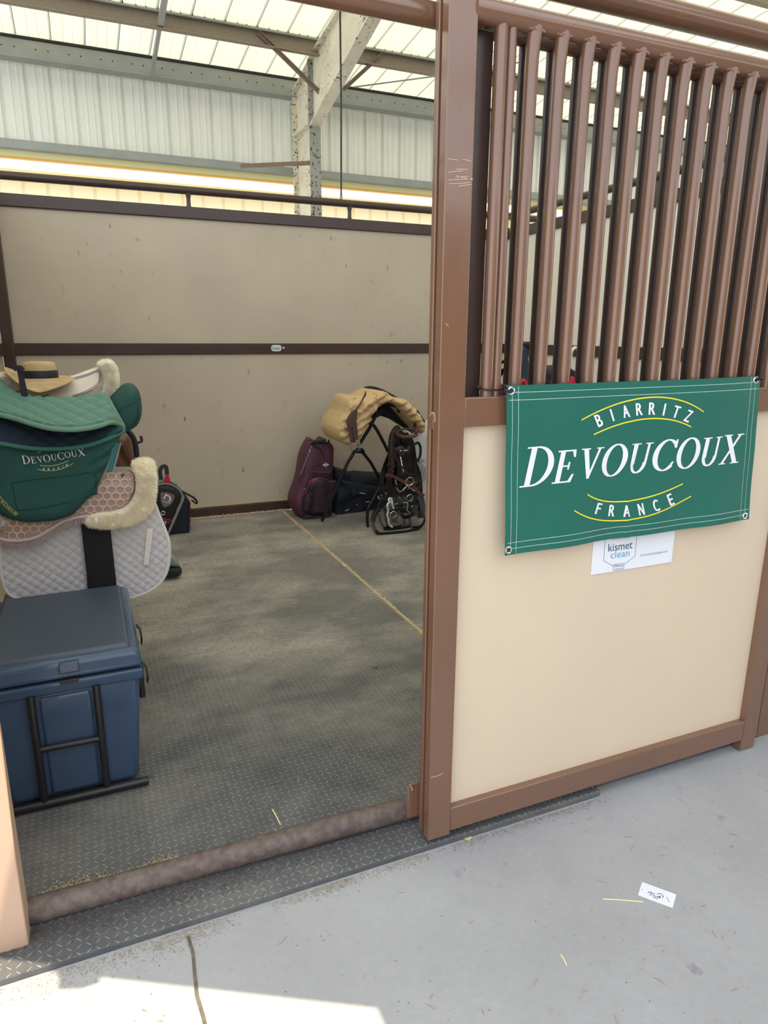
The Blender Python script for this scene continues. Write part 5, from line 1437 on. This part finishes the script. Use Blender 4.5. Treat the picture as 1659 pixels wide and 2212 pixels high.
# ================================================================== LITTER ON THE GROUND
def flakes(name, pts, mat, label, size=.006, lift=.001):
    mb = MB()
    for (x, y, z) in pts:
        s = size * rnd.uniform(.4, 1.5); a = rnd.uniform(0, PI * 2); t = rnd.uniform(-.5, .5)
        d = Vector((math.cos(a), math.sin(a), t * .4)) * s; e = Vector((-math.sin(a), math.cos(a), rnd.uniform(-.4, .4))) * s * rnd.uniform(.15, .45)
        c = Vector((x, y, z + lift + abs(t) * s * .3)); mb.add([c - d - e, c + d - e, c + d + e, c - d + e], [(0, 1, 2, 3)])
    o = mb.build(name, mat, smooth=0); return tag(o, label, 'wood shavings', kind='stuff')
SHAV = M('wood_shavings', (226, 206, 174), .9, rgb2=(202, 176, 138), vscale=90)
SHAD = M('dusty_shavings', (176, 164, 146), .95, rgb2=(130, 120, 108), vscale=60)
HAY = M('hay_stalks', (196, 182, 142), .85, rgb2=(160, 140, 102), vscale=40)
bed = MB().box((1.483, 2.0, -.019), (1.505, 5.66, -.0025)).build('seam_fill', SHAV); tag(bed, 'line of wood shavings packed in the seam between the two mats', 'wood shavings', kind='stuff')
pts = [(1.494 + rnd.gauss(0, .006 + .004 * noise.noise(Vector((0, i * .004, 0)))), 1.75 + 3.92 * i / 3000, 0) for i in range(3000)]
flakes('wood_shavings', pts, SHAV, 'pale wood shavings along the seam between the mats', .0055)
pts = [(rnd.uniform(XL, 1.55), YB + rnd.uniform(0, .018), .079 + abs(rnd.gauss(0, .004))) for i in range(3200)] + [(rnd.uniform(1.55, XR), YB + rnd.uniform(0, .018), .079) for i in range(800)]
flakes('wood_shavings', pts, SHAV, 'pale wood shavings on top of the base rail of the back wall', .007)
pts = [(rnd.uniform(XL, 1.56), YB - .03 + rnd.gauss(0, .014), abs(rnd.gauss(0, .004))) for i in range(4200)]
flakes('wood_shavings', pts, SHAV, 'pale wood shavings along the foot of the back wall', .007)
pts = []
for i in range(26000):
    x = rnd.uniform(-.26, .86); k = max(0.05, .5 + .9 * noise.noise(Vector((x * 4, 0, 5)))) * (1.6 if x < .12 else .8)
    y = 1.755 + abs(rnd.gauss(0, .022 * k))
    if rnd.random() < k: pts.append((x, y, abs(rnd.gauss(0, .003))))
flakes('wood_shavings', pts, HAY, 'shavings and chaff heaped behind the brown sill pipe', .0028)
pts = []
for i in range(9000):
    x = rnd.uniform(-.34, 1.5); y = 1.552 - abs(rnd.gauss(0, .020)) * (1.4 if x < .3 else .8)
    if .32 + .8 * noise.noise(Vector((x * 5, 1, 0))) > rnd.random() * .8: pts.append((x, y, -.02))
flakes('wood_shavings', pts, SHAD, 'dusty chaff on the concrete along the front edge of the mat', .0019)
pts = [(rnd.uniform(-.33, .75), rnd.triangular(1.60, 1.69, 1.68), abs(rnd.gauss(0, .0015))) for i in range(16000)]
pts = [p for p in pts if rnd.random() < (1.1 - .9 * (p[0] + .33))]
flakes('grit', pts, M('grey_grit', (104, 97, 94), .95, rgb2=(74, 70, 70), vscale=80), 'dark grit and dust on the mat in front of the sill pipe', .0016)
mb = MB()
for i in range(190):
    x = rnd.uniform(-.3, 2.4)
    if rnd.random() < .62: y = rnd.uniform(.75, 1.5); z = -.0195
    else: x = rnd.uniform(-.2, .85); y = 1.75 + abs(rnd.gauss(0, .5)); z = .0005
    a = rnd.uniform(0, PI); l = rnd.choice([.004, .005, .006, .008, .010, .018]) * rnd.uniform(.6, 1.2); d = Vector((math.cos(a), math.sin(a), 0)) * l
    p = Vector((x, y, z + .001)); b_ = Vector((-d.y, d.x, 0)) * rnd.uniform(-.25, .25)
    mb.ribbon(spline([p - d, p + b_ + Vector((0, 0, .001)), p + d], 3)
, .0013, .0008, up=(0, 0, 1))
tag(mb.build('hay_bits', HAY), 'loose bits of hay scattered on the concrete and mats', 'hay', kind='stuff')
mb = MB()
for i in range(300):
    x = rnd.uniform(-.3, 2.6); y = rnd.uniform(.7, 1.53); s = rnd.uniform(.0006, .0019)
    mb.ball((x, y, -.0195), s, 4, sz=.5)
tag(mb.build('gravel', M('dark_specks', (112, 104, 98), .95)), 'tiny dark crumbs scattered on the concrete aisle', 'crumbs', kind='stuff')
STRAWP = M('pale_straw', (232, 222, 170), .7)
def stalk(pts, lab, wd=.0045, z=-.0185):
    p = [ground(x, y, z) for x, y in pts]
    return tag(MB().tube(spline(p, 4), wd * .5, 6, flat=.6).build('straw_stalk', STRAWP), lab, 'straw', 'single straw stalks')
stalk([(1302, 1942), (1340, 1944), (1389, 1948)], 'straight pale straw stalk lying beside the white tag')
stalk([(497, 1960), (530, 1952), (572, 1947)], 'pale straw stalk lying just in front of the mat edge')
stalk([(1211, 2062), (1218, 2072), (1224, 2086)], 'short bent straw stalk lying below and left of the white tag')
stalk([(588, 1748), (596, 1762), (606, 1782)], 'straw stalk on the mat right behind the sill pipe', z=.003)
lf = curve2([(1003, 1812), (1008, 1804), (1016, 1803), (1019, 1810), (1012, 1816)], 3)
mb = MB(); p3 = [ground(x, y, -.017) for x, y in lf]; t = tessellate_polygon([[Vector((x, y, 0)) for x, y in lf]]); mb.add(p3, [tuple(f) for f in t])
tag(mb.build('leaf', M('dry_leaf', (214, 200, 140), .8), smooth=0), 'small dry leaf on the concrete by the foot of the door', 'leaf')

tg = thing('tag', 'white paper tag with script lettering lying on the concrete', 'tag', tuple(ground(1419, 1932, -.0195)))
c = [ground(*q, -.0185) for q in ((1387, 1905), (1461, 1932), (1453, 1961), (1378, 1933))]
mb = MB(); mb.add(c + [p - Vector((0, 0, .0012)) for p in c], [(0, 1, 2, 3), (7, 6, 5, 4)] + [(i, (i + 1) % 4, 4 + (i + 1) % 4, 4 + i) for i in range(4)]); mb.build('card', M('white_card', (236, 240, 250), .5), tg, smooth=0)
zT = lambda pts: [ground(1360 + x * .07233, 1890 + y * .07233, -.0180) for x, y in pts]
mb = MB()
for pts in ([(555, 545), (580, 505), (630, 515), (700, 555), (765, 570)], [(640, 525), (635, 570), (605, 605)], [(670, 600), (690, 600), (690, 620)], [(720, 625), (740, 615), (745, 640)], [(770, 640), (790, 635), (800, 655)], [(820, 655), (845, 650), (850, 670)], [(860, 660), (890, 640), (880, 665)],
            [(925, 620), (900, 640), (920, 660), (880, 695)], [(820, 580), (880, 555), (950, 570), (1000, 620), (1005, 650), (975, 680)], [(700, 660), (780, 690), (850, 715)]):
    mb.ribbon(spline(zT(pts), 4), .0014, .0004, up=(0, 0, 1))
mb.build('script_lettering', DKLINE, tg, smooth=0)
MB().lathe(zT([(375, 437)])[0], [(.0001, 0), (.0013, 0)], 10).build('punched_hole', DKLINE, tg, smooth=0)
